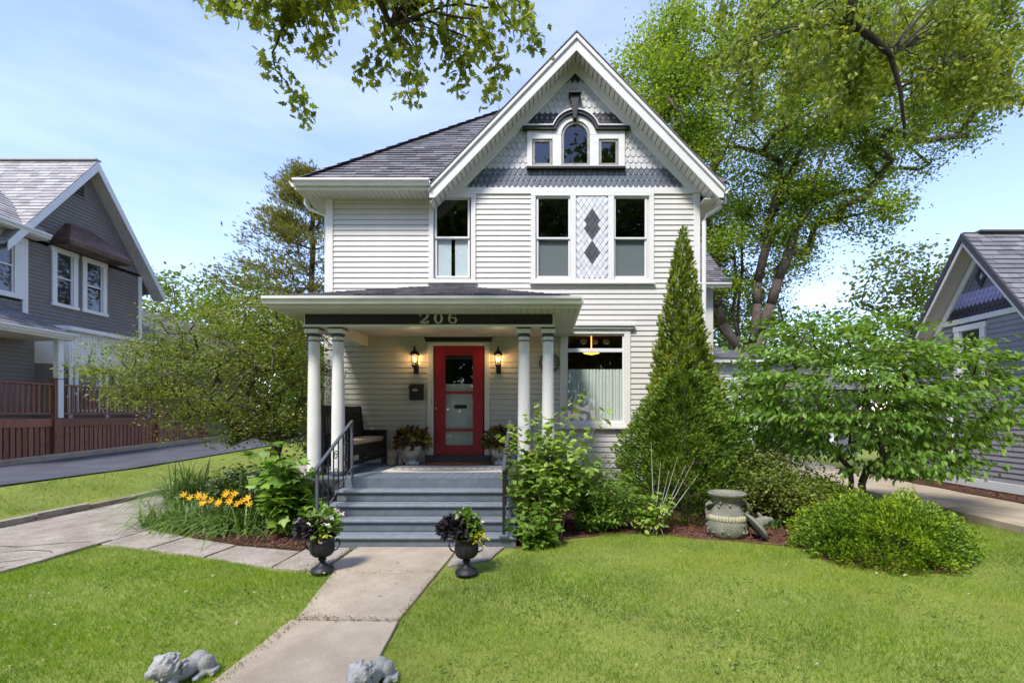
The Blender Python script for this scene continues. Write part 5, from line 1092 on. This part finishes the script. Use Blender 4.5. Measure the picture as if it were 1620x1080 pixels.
# big many-stemmed tree behind the house
B = (8.0, 19, 0)
st = [trunkline(B, (7.9, 19, 4.2), 4, g0, .05)]
for a, c in (((7.7, 19, 3.6), (6.4, 19, 9.5)), ((7.8, 19.2, 3.8), (7.7, 19.3, 11)), ((8.1, 18.9, 3.6), (9.2, 18.6, 11.5)), ((8.2, 18.8, 3.9), (10.4, 18.3, 10.8)), ((8.0, 19.3, 3.6), (8.4, 20, 12.5))): st.append(trunkline(a, c, 7, g0, .14))
tree('tree', 'huge many stemmed shade tree rising behind the house corner and garage', 'tree', B, st,
     [((8.6, 19, 14.2), (5.2, 4.5, 5.0), 300), ((4.6, 19.4, 13.0), (2.4, 2.8, 4.8), 120), ((8.2, 21, 7.6), (3.4, 1.6, 3.0), 85), ((13.0, 18.2, 13.6), (3.8, 3.6, 3.2), 100), ((16.4, 17.6, 15.6), (2.9, 3.2, 3.0), 55), ((6.4, 19.2, 8.0), (1.5, 1.4, 3.0), 45), ((9.6, 18.6, 9.2), (1.8, 1.6, 1.8), 36), ((12.2, 18.2, 9.2), (1.3, 1.2, .9), 16)],
     None, 'leaf_tree', 230, .37, .125, seed=11, seglen=.8, rtip=.016, powr=.45, rmax=.24)
# conifer at the left
B = (-9.75, 20, 0); g = np.random.default_rng(21); cf = thing('conifer', B, 'sparse olive brown cedar standing behind the porch roof', 'tree'); T = []; tr = trunkline(B, (-9.65, 20, 11.9), 14, g, .05)
for k in range(80):
    q = g.uniform(.18, 1) ** .8; zc = 3.2 + q * 8.6; ln = (1 - q) * 3.6 + .35; a = g.uniform(0, 6.28); side = 1.3 if math.cos(a) < 0 else .62
    for u in (.45, .75, 1.0): T.append((-9.7 + ln * side * u * math.cos(a), 20 + ln * u * math.sin(a) * .9, zc + ln * u * .42 + g.normal() * .1))
T = np.array(T); nodes, par, tips = skeleton([tr], T, .5, g, .1); limbs('trunk', nodes, par, tips, 'bark_dark', cf, .012, .42, .17)
C = np.array([nodes[i] for i in tips]); pts = np.repeat(C, 60, 0) + g.normal(size=(len(C) * 60, 3)) * (.25, .25, .13)
leaves('crown', pts, .17, 'leaf_cedar', cf, 'tuft', direc=norm(pts - np.array([-9.7, 20, 0]) * [1, 1, 0] - pts * [0, 0, 1] + 1e-6) + [0, 0, .5], seed=22, jit=.7, rnd=np.repeat(g.uniform(0, .6, len(C)), 60) + g.uniform(0, .4, len(pts)))
def simple(name, label, x, y, h, r, n, lm, seed, group=None, per=70, size=.24, spread=.5, z0=.3):
    gg = np.random.default_rng(seed); B = (x, y, 0)
    return tree(name, label, 'tree', B, [trunkline(B, (x + .2, y, h * .55), 5, gg, .08)], [((x, y, h * (z0 + 1) / 2 + .2), (r, r * .9, h * (1 - z0) / 2), n)], None, lm, per, spread, size, bark='bark_dark', seed=seed, seglen=.8, rtip=.014, rmax=.28, group=group)
simple('tree', 'bright green round tree beyond the grey rear roof', -20.3, 27, 9.6, 3.4, 90, 'leaf_far', 31)
simple('tree', 'blue green open tree between the cedar and the dark grey house', -15.4, 25, 9.0, 2.7, 70, 'leaf_far', 32)
simple('tree', 'low leafy tree filling the gap under the cedar', -12.2, 23.5, 6.6, 2.6, 80, 'leaf_yellow', 33, z0=.1)
simple('tree', 'yellow green tree standing behind the lilac house gable', 18.2, 24, 10.2, 2.7, 75, 'leaf_yellow', 34)
simple('tree', 'dark leafy tree behind the white garage', 6.0, 27, 8.2, 3.6, 100, 'leaf_far', 35, z0=.1)
simple('tree', 'leafy tree closing the view behind the dark garage', 13.0, 29, 7.6, 3.8, 100, 'leaf_far', 36, z0=.1)
simple('tree', 'broad leafy tree far down the asphalt drive', -9.0, 33, 8.5, 4.2, 110, 'leaf_far', 37, z0=.05)
simple('tree', 'leafy tree at the far end of the asphalt drive', -15.5, 36, 7.5, 4.6, 110, 'leaf_far', 38, z0=.05)
simple('tree', 'leafy tree past the lilac house and its path', 19.5, 33, 7.6, 4.6, 110, 'leaf_far', 39, z0=.05)
for k, (x, y, h, r) in enumerate(((-13, -12.5, 15, 4.6), (-5, -13.5, 18, 5), (3.5, -12.5, 18.5, 5.2), (11.5, -14, 17, 5), (20, -13, 15, 5))):
    simple('street_tree', 'leafy shade tree across the street, mirrored in the house windows', x, y, h, r, 240, 'leaf_far', 60 + k, 'trees across the street', per=70, size=.55, spread=.8, z0=.0)
# overhanging maple branches: trunks stand behind the camera
def maple(base, trunk, twigs, label, seed, lsize, per=9, sd=.075):
    g = np.random.default_rng(seed); t = thing('maple_tree', base, label, 'tree'); b = MB()
    b.tube(trunk, [.30 - .275 * (k / (len(trunk) - 1)) ** .55 for k in range(len(trunk))], 10); C = []
    tl = np.array(trunk)
    for tw in twigs:
        tw = [np.array(p, float) for p in tw]; d = np.linalg.norm(tl - tw[0], axis=1); a = tl[int(np.argmin(d))]; path = [a, (a + tw[0]) / 2 + np.array([0, 0, .12])] + tw
        m = []
        for p, q in zip(path, path[1:]):
            for u in (0, .34, .67): m.append(p + (q - p) * u + g.normal(size=3) * .012)
        m.append(path[-1]); b.tube(m, list(np.linspace(.016, .0035, len(m))), 5)
        for p, q in zip(tw, tw[1:]):
            L_ = np.linalg.norm(q - p); n = max(1, int(L_ / .085))
            for u in range(n): C.append(p + (q - p) * (u + g.uniform(0, 1)) / n)
        C.append(tw[-1])
    b.build('trunk', 'bark_dark', t, smooth='all')
    C = np.array(C); pts = np.repeat(C, per, 0) + g.normal(size=(len(C) * per, 3)) * (sd, sd, sd * .7)
    d = g.normal(size=(len(pts), 3)) * (.8, .8, .3) + [0, 0, -.75]
    leaves('crown', pts, lsize, 'leaf_maple', t, 'maple', direc=norm(d), normal=g.normal(size=(len(pts), 3)), seed=seed + 1, jit=.35, rnd=np.repeat(g.uniform(0, .65, len(C)), per) + g.uniform(0, .35, len(pts)))
def tw(Y, *pp): return [P(px, py, Y + .12 * i) for i, (px, py) in enumerate(pp)]
maple((-3.6, -3.2, 0), [(-3.6, -3.2, 0), (-3.5, -3.1, 2.5), (-3.3, -2.6, 4.6), (-2.9, -.8, 6.2), (-2.4, 1.6, 6.9), (-2.0, 3.4, 6.6), (-1.75, 4.6, 6.05), (-1.6, 5.0, 5.75)],
      [tw(4.9, (420, -30), (385, 0), (355, 10)), tw(4.8, (450, -40), (425, 10), (400, 25)), tw(5.0, (470, -20), (440, 60), (428, 95), (445, 120), (470, 150), (480, 182)), tw(5.1, (480, 10), (500, 65), (495, 88)), tw(4.9, (520, -30), (512, 40), (515, 70)),
       tw(4.8, (500, -30), (490, 5), (462, 18)), tw(5.2, (560, -30), (545, 10), (530, 22)), tw(5.0, (640, -20), (635, 50), (600, 100), (572, 122)), tw(5.1, (640, 0), (650, 60), (665, 92), (655, 125)), tw(4.9, (655, 40), (690, 45), (700, 62)), tw(5.0, (650, 90), (645, 150)),
       tw(5.2, (600, -20), (610, 60), (618, 72)), tw(5.0, (705, -30), (705, 40), (715, 90), (740, 85)), tw(5.1, (745, -20), (745, 50), (735, 95), (722, 140)), tw(4.9, (750, 30), (775, 60), (785, 100), (775, 148)), tw(5.0, (735, 60), (760, 70), (770, 60)), tw(5.2, (800, -30), (825, 15), (832, 30)), tw(5.1, (790, 10), (815, 45), (850, 66)), tw(4.8, (770, -40), (790, 5), (800, 25)),
       tw(4.8, (600, -40), (580, -5), (560, 10)), tw(4.9, (690, -40), (675, 0), (660, 20)), tw(5.0, (380, -40), (350, -5), (340, 3)), tw(4.7, (560, -50), (500, -15), (440, -10)), tw(4.7, (700, -50), (650, -12), (600, -8))],
      'near maple whose leafy twigs hang in front of the sky over the porch', 71, .092, 15)
tws = []
g = np.random.default_rng(77)
for k in range(46):
    px, py = g.uniform(1150, 1600), g.uniform(-40, 90); Y = g.uniform(8.4, 10.5); n = g.integers(2, 5) if 1280 < px < 1470 else 2; pp = [(px, py)]
    for i in range(n): px += g.uniform(-25, 28); py += g.uniform(25, 62); pp.append((px, py))
    tws.append(tw(Y, *pp))
maple((9.5, -1.5, 0), [(9.5, -1.5, 0), (9.4, -1.4, 3), (9.2, -.8, 6), (8.4, 2, 9.6), (7.2, 5.5, 10.9), P(1310, -180, 8.2), P(1340, -70, 8.5), P(1352, -10, 8.6), P(1343, 38, 8.7), P(1375, 56, 8.9), P(1408, 86, 9.0), P(1424, 140, 9.1), P(1431, 205, 9.2)], tws, 'near maple whose boughs droop in front of the big shade tree', 81, .10, 19, .13)

# ================================================================== SHRUBS AND PLANTS
def shrub(name, label, cat, base, ells, lm, per, spread, size, tpl, seed, stems=6, bark='bark_dark', rtip=.006, seglen=.3, rmax=.05, shell=.5, powr=.42, direc=None, srad=.12, sh=.5, normal=None):
    g = np.random.default_rng(seed); t = thing(name, base, label, cat); T = np.concatenate([ellips(c, r, n, g, shell, .08) for c, r, n in ells]); cc = T.mean(0); tr = []
    for k in range(stems):
        a = 6.28 * k / stems; p0 = np.array(base) + [srad * math.cos(a), srad * math.sin(a), 0]; tr.append(trunkline(p0, p0 + (cc - p0) * sh + [.35 * srad * math.cos(a) * 3, .35 * srad * 3 * math.sin(a), 0], 4, g, .03))
    nodes, par, tips = skeleton(tr, T, seglen, g); limbs('stems', nodes, par, tips, bark, t, rtip, powr, rmax, 5)
    C = np.array([nodes[i] for i in tips]); pts = np.repeat(C, per, 0) + g.normal(size=(len(C) * per, 3)) * np.array(spread)
    rn = np.repeat(g.uniform(-.2, .2, len(C)), per) + g.uniform(.15, .85, len(pts)); d = None
    if direc is not None: d = norm(pts - cc) * direc[0] + np.array([0, 0, direc[1]])
    leaves('foliage', pts, size, lm, t, tpl, direc=d, seed=seed + 1, rnd=rn, jit=.7, normal=normal); return t, C
# wide feathery shrub by the driveway
shrub('shrub', 'wide arching shrub with tiny yellow green leaves beside the driveway', 'shrub', (-4.55, 8.0, 0), [((-5.3, 7.9, 2.3), (1.7, 1.1, .85), 230), ((-4.6, 8.1, 2.85), (1.15, 1.0, .85), 130), ((-6.5, 7.7, 2.4), (.95, .7, .6), 60), ((-4.4, 7.9, 1.7), (.7, .6, .5), 50), ((-5.3, 8, 3.2), (1.3, .8, .42), 44), ((-5.1, 7.8, 1.55), (1.2, .7, .35), 50)], 'leaf_burn', 78, (.15, .15, .055), .045, 'drop', 101, stems=5, bark='bark', rtip=.005, rmax=.085, powr=.46, seglen=.35, shell=.2, srad=.16, sh=.35)
# dogwood
dg, DC = shrub('dogwood_tree', 'layered dogwood with drooping leaves and cream bracts above the low mound', 'tree', (4.85, 7.6, 0), [((4.7, 7.6, 2.2), (1.7, 1.4, 1.0), 175), ((6.2, 7.5, 1.75), (1.35, 1.0, .75), 80), ((3.7, 7.7, 1.7), (.95, .8, .7), 56), ((6.4, 7.6, 2.55), (.95, .7, .30), 26), ((5.4, 7.2, 1.1), (1.2, .6, .35), 36), ((4.6, 7.6, 3.1), (1.1, .8, .28), 22)], 'leaf_dog', 40, (.17, .17, .03), .092, 'oval', 111, stems=5, bark='bark', rtip=.006, rmax=.055, seglen=.4, shell=.4, direc=(.7, -.55), sh=.42)
g = np.random.default_rng(3); q = DC[DC[:, 2] > 1.9]; q = q[g.integers(0, len(q), 90)] + g.normal(size=(90, 3)) * (.1, .1, .02) + [0, 0, .07]; q = np.repeat(q, 4, 0); leaves('bracts', q, .045, 'bract', dg, 'oval', seed=9, jit=.3)
# columnar arborvitae on a broad skirt
def profile_shrub(name, label, cat, x, y, prof, n, size, lm, tpl, seed, out=.7, up=.7, lump=.1, parts='foliage', layers=.75, sy=1.):
    g = np.random.default_rng(seed); t = thing(name, (x, y, 0), label, cat); zs = np.array([p[0] for p in prof]); rs = np.array([p[1] for p in prof])
    z = g.uniform(zs[0], zs[-1], n * 4); r = np.interp(z, zs, rs); keep = g.uniform(0, rs.max(), n * 4) < r; z, r = z[keep][:n], r[keep][:n]; a = g.uniform(0, 6.283, len(z))
    lm_ = 1 + lump * (np.sin(a * 5 + z * 3.1 + seed) * np.sin(z * 6.3 + a * 2) + .7 * np.sin(a * 11 - z * 9) * np.sin(z * 13 + a * 3)); q = 1 - (1 - layers) * g.uniform(0, 1, len(z)) ** 1.5; rr = r * lm_ * q
    p = np.c_[x + rr * np.cos(a), y + sy * rr * np.sin(a), z]; d = np.c_[np.cos(a) * out, np.sin(a) * out, np.full(len(z), up)]
    rn = .5 + .42 * (lm_ - 1) / max(lump, .01) * .5 + g.uniform(-.3, .3, len(z))
    b = MB(); b.tube([(x, y, 0), (x, y, zs[-1] * .9)], [.06, .012], 7)
    for k in range(26): zz = g.uniform(zs[0], zs[-1] * .8); aa = g.uniform(0, 6.28); r2 = np.interp(zz, zs, rs) * .8; b.tube([(x, y, zz * .85), (x + r2 * math.cos(aa), y + sy * r2 * math.sin(aa), zz)], [.016, .005], 5)
    b.build('trunk', 'bark_dark', t); leaves(parts, p, size, lm, t, tpl, direc=d, normal=np.c_[np.cos(a), np.sin(a), np.full(len(a), .3)], seed=seed, rnd=rn, jit=.55); return t
profile_shrub('arborvitae', 'tall pointed golden green arborvitae at the house corner', 'tree', 2.42, 8.35, [(.5, .58), (1.3, .64), (1.85, .60), (2.3, .51), (2.85, .41), (3.4, .30), (3.95, .205), (4.5, .11), (4.8, .05), (4.93, .01)], 20000, .075, 'leaf_arb', 'spray', 121, out=.6, up=.75, lump=.22)
profile_shrub('yew_shrub', 'broad dark green clipped evergreen skirting the arborvitae', 'shrub', 2.28, 7.75, [(.05, .88), (.4, 1.08), (.8, 1.12), (1.2, 1.0), (1.6, .76), (1.95, .55), (2.25, .34), (2.4, .12)], 24000, .055, 'leaf_yew', 'spray', 122, out=.8, up=.5, lump=.15, sy=.8)
# low bright mound
g = np.random.default_rng(131); md = thing('mound_shrub', (4.15, 5.8, 0), 'low bright green clipped mound of groundcover shrub on the lawn', 'shrub'); n = 30000
d = norm(g.normal(size=(n, 3))); d[:, 2] = np.abs(d[:, 2]); az = np.arctan2(d[:, 1], d[:, 0]); keepz = None; lum = 1 + .10 * np.sin(az * 3 + 1) + .10 * np.sin(d[:, 0] * 9 + 2) * np.sin(d[:, 1] * 8 + d[:, 2] * 5) + .10 * np.sin(d[:, 0] * 19 + d[:, 2] * 9) * np.sin(d[:, 1] * 21 + 1)
q = (1 - .3 * g.uniform(0, 1, n) ** 1.5) * lum; p = np.array([4.08, 5.8, .02]) + d * np.array([.98, .78, .64]) * q[:, None]; p = p[p[:, 2] > .02]; dd = d[p[:, 2] > -9][:len(p)]
leaves('foliage', p, .036, 'leaf_mound', md, 'oval', direc=norm(p - np.array([4.15, 5.8, -.2])) + [0, 0, .3], seed=132, jit=.8, rnd=g.uniform(0, .5, len(p)) + (lum[:len(p)] - .9) * 1.7)
b = MB()
for k in range(60): a = g.uniform(0, 6.28); r_ = g.uniform(.3, .95); b.tube([(4.15 + .1 * math.cos(a), 5.8 + .1 * math.sin(a), 0), (4.15 + 1.0 * r_ * math.cos(a), 5.8 + .72 * r_ * math.sin(a), .42 * (1 - r_ * .7))], [.01, .004], 4)
b.build('stems', 'bark_dark', md)
# leafy cane shrub by the steps
def canes(name, label, base, spots, lm, tpl, size, seed, per=11, stemr=.007, leaf_from=.35):
    g = np.random.default_rng(seed); t = thing(name, (*base, 0), label, 'shrub'); b = MB(); pts = []; dirs = []
    for (tx, ty, tz) in spots:
        p0 = np.array([base[0] + g.normal() * .09, base[1] + g.normal() * .07, 0]); p1 = np.array([tx, ty, tz]); mid = (p0 + p1) / 2 + [0, 0, .12 * tz]; path = [p0 * (1 - u) ** 2 + 2 * mid * u * (1 - u) + p1 * u * u for u in np.linspace(0, 1, 9)]
        b.tube(path, list(np.linspace(stemr, .0025, 9)), 5)
        for u in np.linspace(leaf_from, 1, per):
            i = min(7, int(u * 8)); pp = path[i] + (path[i + 1] - path[i]) * (u * 8 - i)
            for s in range(4): a = g.uniform(0, 6.28); dv = np.array([math.cos(a), math.sin(a), g.uniform(-.5, .35)]); pts.append(pp + dv * g.uniform(.01, .09)); dirs.append(dv)
    b.build('stems', 'twig', t); leaves('foliage', pts, size, lm, t, tpl, direc=dirs, seed=seed, jit=.45); return t
def sp(n, c, r, seed):
    g = np.random.default_rng(seed); return ellips(c, r, n, g, .35)
canes('shrub', 'tall pale green caned shrub crowding the handrail beside the steps', (.0, 6.35), np.concatenate([sp(52, (.08, 6.5, 1.05), (.66, .38, .5), 1), np.array([P(855, 640, 6.6), P(912, 625, 6.9), P(955, 650, 6.8), P(840, 660, 6.3), P(800, 690, 6.2), P(880, 655, 6.5), P(925, 690, 6.6), P(815, 675, 6.4)])]), 'leaf_hyd', 'lobed', .10, 141, per=10, leaf_from=.42)
canes('shrub', 'ivy green lobed shrub low at the foot of the caned shrub', (.02, 6.15), sp(16, (-.12, 6.1, .3), (.3, .2, .25), 8), 'leaf_dog', 'lobed', .11, 142, per=5)
canes('shrub', 'ferny bright green bush spreading over the mulch below the front window', (.72, 6.95), np.concatenate([sp(75, (.85, 6.85, .52), (.66, .4, .45), 2), sp(26, (.6, 7.1, .95), (.5, .3, .35), 12)]), 'leaf_fern', 'lance', .095, 143, per=15, leaf_from=.25)
tw_s = canes('shrub', 'small leafy shrub with bare grey canes in front of the clipped evergreen', (1.52, 6.75), sp(12, (1.5, 6.75, .42), (.32, .2, .18), 4), 'leaf_hyd', 'oval', .10, 144, per=6, leaf_from=.4)
b = MB()
for px, py in ((1030, 700), (1045, 730), (1058, 745), (1072, 722), (1085, 735), (1098, 728), (1105, 750)): p1 = P(px, py, 6.8); b.tube([(1.52 + random.uniform(-.06, .06), 6.75, 0), ((1.52 + p1[0]) / 2 + .02, 6.77, p1[2] * .5), p1], [.007, .005, .002], 5)
b.build('bare_canes', 'stone_white', tw_s)
canes('shrub', 'hydrangea with broad light green leaves beside the handrail and daylilies', (-3.35, 6.55), np.concatenate([sp(26, (-3.45, 6.5, .75), (.42, .3, .42), 5), np.array([P(405, 715, 6.6), P(440, 705, 6.7), P(470, 730, 6.6)])]), 'leaf_fern', 'lobed', .16, 145, per=7, leaf_from=.3)
shrub('shrub', 'dark olive fine leaved shrub behind the stone vessel', 'shrub', (3.25, 7.3, 0), [((3.2, 7.3, .62), (.62, .45, .5), 120), ((3.9, 7.2, .4), (.5, .4, .35), 70)], 'leaf_burn', 40, (.09, .09, .07), .055, 'drop', 151, stems=5, seglen=.2, rmax=.02)
shrub('shrub', 'low yellow green shrub at the foot of the dogwood stems', 'shrub', (4.3, 7.4, 0), [((4.3, 7.4, .4), (.5, .35, .35), 70)], 'leaf_mound', 40, (.08, .08, .06), .055, 'drop', 152, stems=5, seglen=.2, rmax=.02)
shrub('shrub', 'loose twiggy shrub growing against the garage by the arborvitae', 'shrub', (4.5, 10.5, 0), [((4.5, 10.5, 1.7), (.8, .6, 1.0), 60), ((5.1, 10.3, .9), (.9, .6, .8), 90)], 'leaf_fern', 26, (.14, .14, .1), .08, 'drop', 153, stems=5, seglen=.3, rmax=.035)
shrub('shrub', 'dark leafy shrub under the wide arching shrub', 'shrub', (-4.3, 7.3, 0), [((-4.3, 7.3, .5), (.7, .4, .42), 110)], 'leaf_dark', 34, (.1, .1, .08), .075, 'drop', 154, stems=5, seglen=.2, rmax=.02)
shrub('shrub', 'green shrub filling the corner behind the porch columns', 'shrub', (-4.6, 10.2, 0), [((-4.7, 10.2, 1.9), (.7, .8, 1.2), 140)], 'leaf_fern', 40, (.15, .15, .12), .085, 'drop', 155, stems=5, seglen=.3, rmax=.03)
# strap-leaved clumps
def clump(name, label, x, y, n, ln, spread, seed, lm='leaf_strap', wd=1.0, cat='plant'):
    g = np.random.default_rng(seed); t = thing(name, (x, y, 0), label, cat); b = MB(); V = []; Fc = []; rr = []
    for k in range(n):
        a = g.uniform(0, 6.283); l_ = ln * g.uniform(.6, 1.15); tilt = g.uniform(.15, 1.0); px, py = x + spread * g.normal() * .5, y + spread * .6 * g.normal() * .5; s = 6; w_ = .009 * wd * g.uniform(.7, 1.3); dirx, diry = math.cos(a), math.sin(a); o = len(V)
        for i in range(s + 1):
            u = i / s; r_ = l_ * tilt * (u * .75 + .25 * u * u); zz = l_ * (u * (1.15 - .35 * tilt) - u * u * (.35 + .55 * tilt)) ; zz = max(zz, .015); ww = w_ * (1 - u ** 2.2) + .001
            V += [(px + dirx * r_ - diry * ww, py + diry * r_ + dirx * ww, zz), (px + dirx * r_ + diry * ww, py + diry * r_ - dirx * ww, zz + .003)]
        b.add(V[o:], [(2 * i, 2 * i + 2, 2 * i + 3, 2 * i + 1) for i in range(s)], g.uniform(0, 1))
    stuff(b.build('leaves', lm, t, smooth='all')); return t
for k, (px, py, lab) in enumerate(((275, 835, 'arching daylily clump at the driveway end of the bed'), (330, 842, 'flowering daylily clump in the middle of the bed edge'), (385, 845, 'daylily clump with orange blooms next to the hydrangea'))):
    x, y = GND(px, py); t = clump('daylily', lab, x, y + .1, 330, .72, .5, 161 + k)
    if k:
        g = np.random.default_rng(170 + k)
        for j in range(11):
            fx, fy, fz = x + g.uniform(-.34, .34), y + .0 + g.uniform(-.25, .1), g.uniform(.40, .56); b = MB(); b.tube([(x + (fx - x) * .5, y + .1, 0), (fx, fy, fz)], [.005, .003], 4); st_ = b.build('flower_stalk', 'leaf_strap', t)
            fl = MB()
            for p_ in range(6):
                a = p_ * 1.047; fl.add([(fx + q_ * math.cos(a + e_), fy + q_ * math.sin(a + e_) * .6 - n_ * .6, fz + q_ * math.sin(a + e_) * .8 + n_ * .7) for q_, e_, n_ in ((0, 0, 0), (.03, -.4, .02), (.062, 0, .035), (.03, .4, .02))], [(0, 1, 2, 3)])
            fl.build('flower', 'petal_yellow', st_)
x, y = GND(300, 800); clump('ornamental_grass', 'tall arching dark grass clump behind the daylilies', x, y, 420, 1.3, .4, 181, 'leaf_strap', .8)
x, y = GND(1240, 838); clump('lily_clump', 'small strap leaved clump in the mulch behind the fallen lid', x, y + .15, 120, .38, .22, 182)
# ================================================================== LAWN
def lawn(label, poly, dens, seed, h=.045, zf=lambda x, y: 0., skip=(), dry=1.):
    g = np.random.default_rng(seed); xs = [p[0] for p in poly]; ys = [p[1] for p in poly]; A = (max(xs) - min(xs)) * (max(ys) - min(ys)); n = int(A * dens); P0 = np.c_[g.uniform(min(xs), max(xs), n), g.uniform(min(ys), max(ys), n)]
    def ins(Q, poly):
        c = np.zeros(len(Q), bool)
        for (x0, y0), (x1, y1) in zip(poly, poly[1:] + poly[:1]):
            if y0 == y1: continue
            m = ((y0 > Q[:, 1]) != (y1 > Q[:, 1])) & (Q[:, 0] < (x1 - x0) * (Q[:, 1] - y0) / (y1 - y0) + x0); c ^= m
        return c
    k = ins(P0, poly)
    for s in skip: k &= ~ins(P0, s)
    k &= g.uniform(0, 1, n) < np.clip(1.35 - P0[:, 1] * .085, .3, 1)
    Q = P0[k]; z = np.array([zf(a, c) for a, c in Q]); patch = .5 + .5 * np.sin(Q[:, 0] * 2.1 + 1.3 * np.sin(Q[:, 1] * 1.7)) * np.sin(Q[:, 1] * 2.9 + np.sin(Q[:, 0] * 1.1)); fine = np.sin(Q[:, 0] * 13 + Q[:, 1] * 5) * np.sin(Q[:, 1] * 17 - Q[:, 0] * 4)
    o = leaves('lawn', np.c_[Q, z], h * (.75 + .5 * patch + .15 * fine), 'grass', None, 'blade', direc=np.c_[np.zeros((len(Q), 2)), np.full(len(Q), 1.25)], normal=g.normal(size=(len(Q), 3)), seed=seed, jit=.8, sv=.45, rnd=g.uniform(0, .42, len(Q)) + .12 + .20 * patch + .12 * fine + dry * (.26 * np.sin(Q[:, 0] * .9 + 2 + Q[:, 1] * 1.3) * np.sin(Q[:, 1] * .8 + 1) + .16 * np.sin(Q[:, 0] * 4.3 + np.sin(Q[:, 1] * 3)) * np.sin(Q[:, 1] * 5.1 + 2 * np.sin(Q[:, 0] * 1.9))) - .06 * (1 - dry))
    tag(o, label, 'lawn'); return o
lawn('clipped bright green lawn between the driveway and the front walk', wob([(-5.74, 1.9), (-2.02, 1.9), (-1.97, 3.9), (-2.17, 5.05), (-2.9, 5.2), (-3.9, 5.58), (-4.9, 5.94), (-5.74, 6.12)], .06, .14, 4), 6500, 201, h=.038, dry=.45)
lawn('clipped bright green lawn running from the front walk to the far path', wob([(-1.1, 1.9), (7.2, 1.9), (6.9, 4), (6.72, 8), (6.7, 10.5), (5.6, 9.5), (5.5, 7.6), (5.05, 6.2), (4.9, 5.45), (4.4, 5.08), (3.7, 5.12), (3.25, 5.5), (3.33, 6.0), (2.9, 6.22), (2.1, 6.47), (1.45, 6.82), (.9, 6.72), (.4, 6.47), (-.34, 5.98), (-.6, 5.5), (-1.05, 5.2), (-1.15, 3.9)], .055, .13, 5), 5600, 202, h=.034)
lawn('narrow raised strip of lawn between the two driveways', [(-9.18, 4), (-8.06, 4), (-8.06, 16), (-9.18, 16)], 2600, 203, zf=gz)
lawn('thin grass edging along the bed by the driveway', wob([(-5.68, 6.95), (-4.95, 6.56), (-4.8, 6.7), (-5.4, 7.4), (-5.68, 8.5)], .03, .2, 6), 3800, 204, h=.06)

# dirt and dry litter caught in the joints of the walk, clover in the lawn
g = np.random.default_rng(301); J = []
for (x0, y0, x1, y1, n) in ((-2.05, 3.895, -1.16, 3.865, 260), (-2.2, 5.06, -1.12, 5.04, 60), (-2.37, 5.1, -2.36, 6.0, 260), (-2.03, 2.3, -1.98, 3.9, 160), (-1.98, 3.9, -2.2, 5.05, 90), (-1.18, 3.9, -1.1, 5.1, 160), (-3.9, 6.15, -2.95, 5.9, 420), (-5.6, 6.95, -3.9, 6.15, 300), (-7.9, 4.2, -7.88, 11, 900)):
    u = g.uniform(0, 1, n); J.append(np.c_[x0 + (x1 - x0) * u + g.normal(size=n) * .022, y0 + (y1 - y0) * u + g.normal(size=n) * .022, np.full(n, .036) + g.uniform(0, .012, n)])
mat('litter', (.13, .10, .035), .95, .4, 30, attr=.5)
o = leaves('litter', np.concatenate(J), .024, 'litter', None, 'lance', seed=302, jit=.4); tag(o, 'brown dirt and dry litter caught in the joints of the paving', 'litter')
cl = np.concatenate([np.c_[g.uniform(-5.6, -2.3, 2600), g.uniform(2.3, 5.3, 2600)], np.c_[g.uniform(-.8, 6.4, 3600), g.uniform(2.3, 4.9, 3600)]]); k = np.sin(cl[:, 0] * 3.1 + cl[:, 1]) * np.sin(cl[:, 1] * 2.7 - cl[:, 0]) + g.uniform(-.5, .5, len(cl)) > .35
cl = np.repeat(cl[k], 3, 0) + g.normal(size=(k.sum() * 3, 2)) * .008
o = leaves('clover', np.c_[cl, g.uniform(.028, .045, len(cl))], .022, 'leaf_yew', None, 'oval', seed=303, jit=.3); tag(o, 'small darker clover leaves growing in patches of the lawn', 'clover')

q = np.concatenate([np.c_[g.uniform(-5.5, -2.2, 45), g.uniform(2.3, 5.4, 45), np.full(45, .042)], np.c_[g.uniform(-.9, 6.3, 90), g.uniform(2.3, 6, 90), np.full(90, .042)], np.c_[g.uniform(-2, -1.2, 14), g.uniform(2.6, 6, 14), np.full(14, .034)]])
o = leaves('fallen_leaves', q, .032, 'stone_band', None, 'drop', seed=305, jit=.35, sv=.5); tag(o, 'dry pale leaf bits fallen over the lawn and the walk', 'leaf litter')
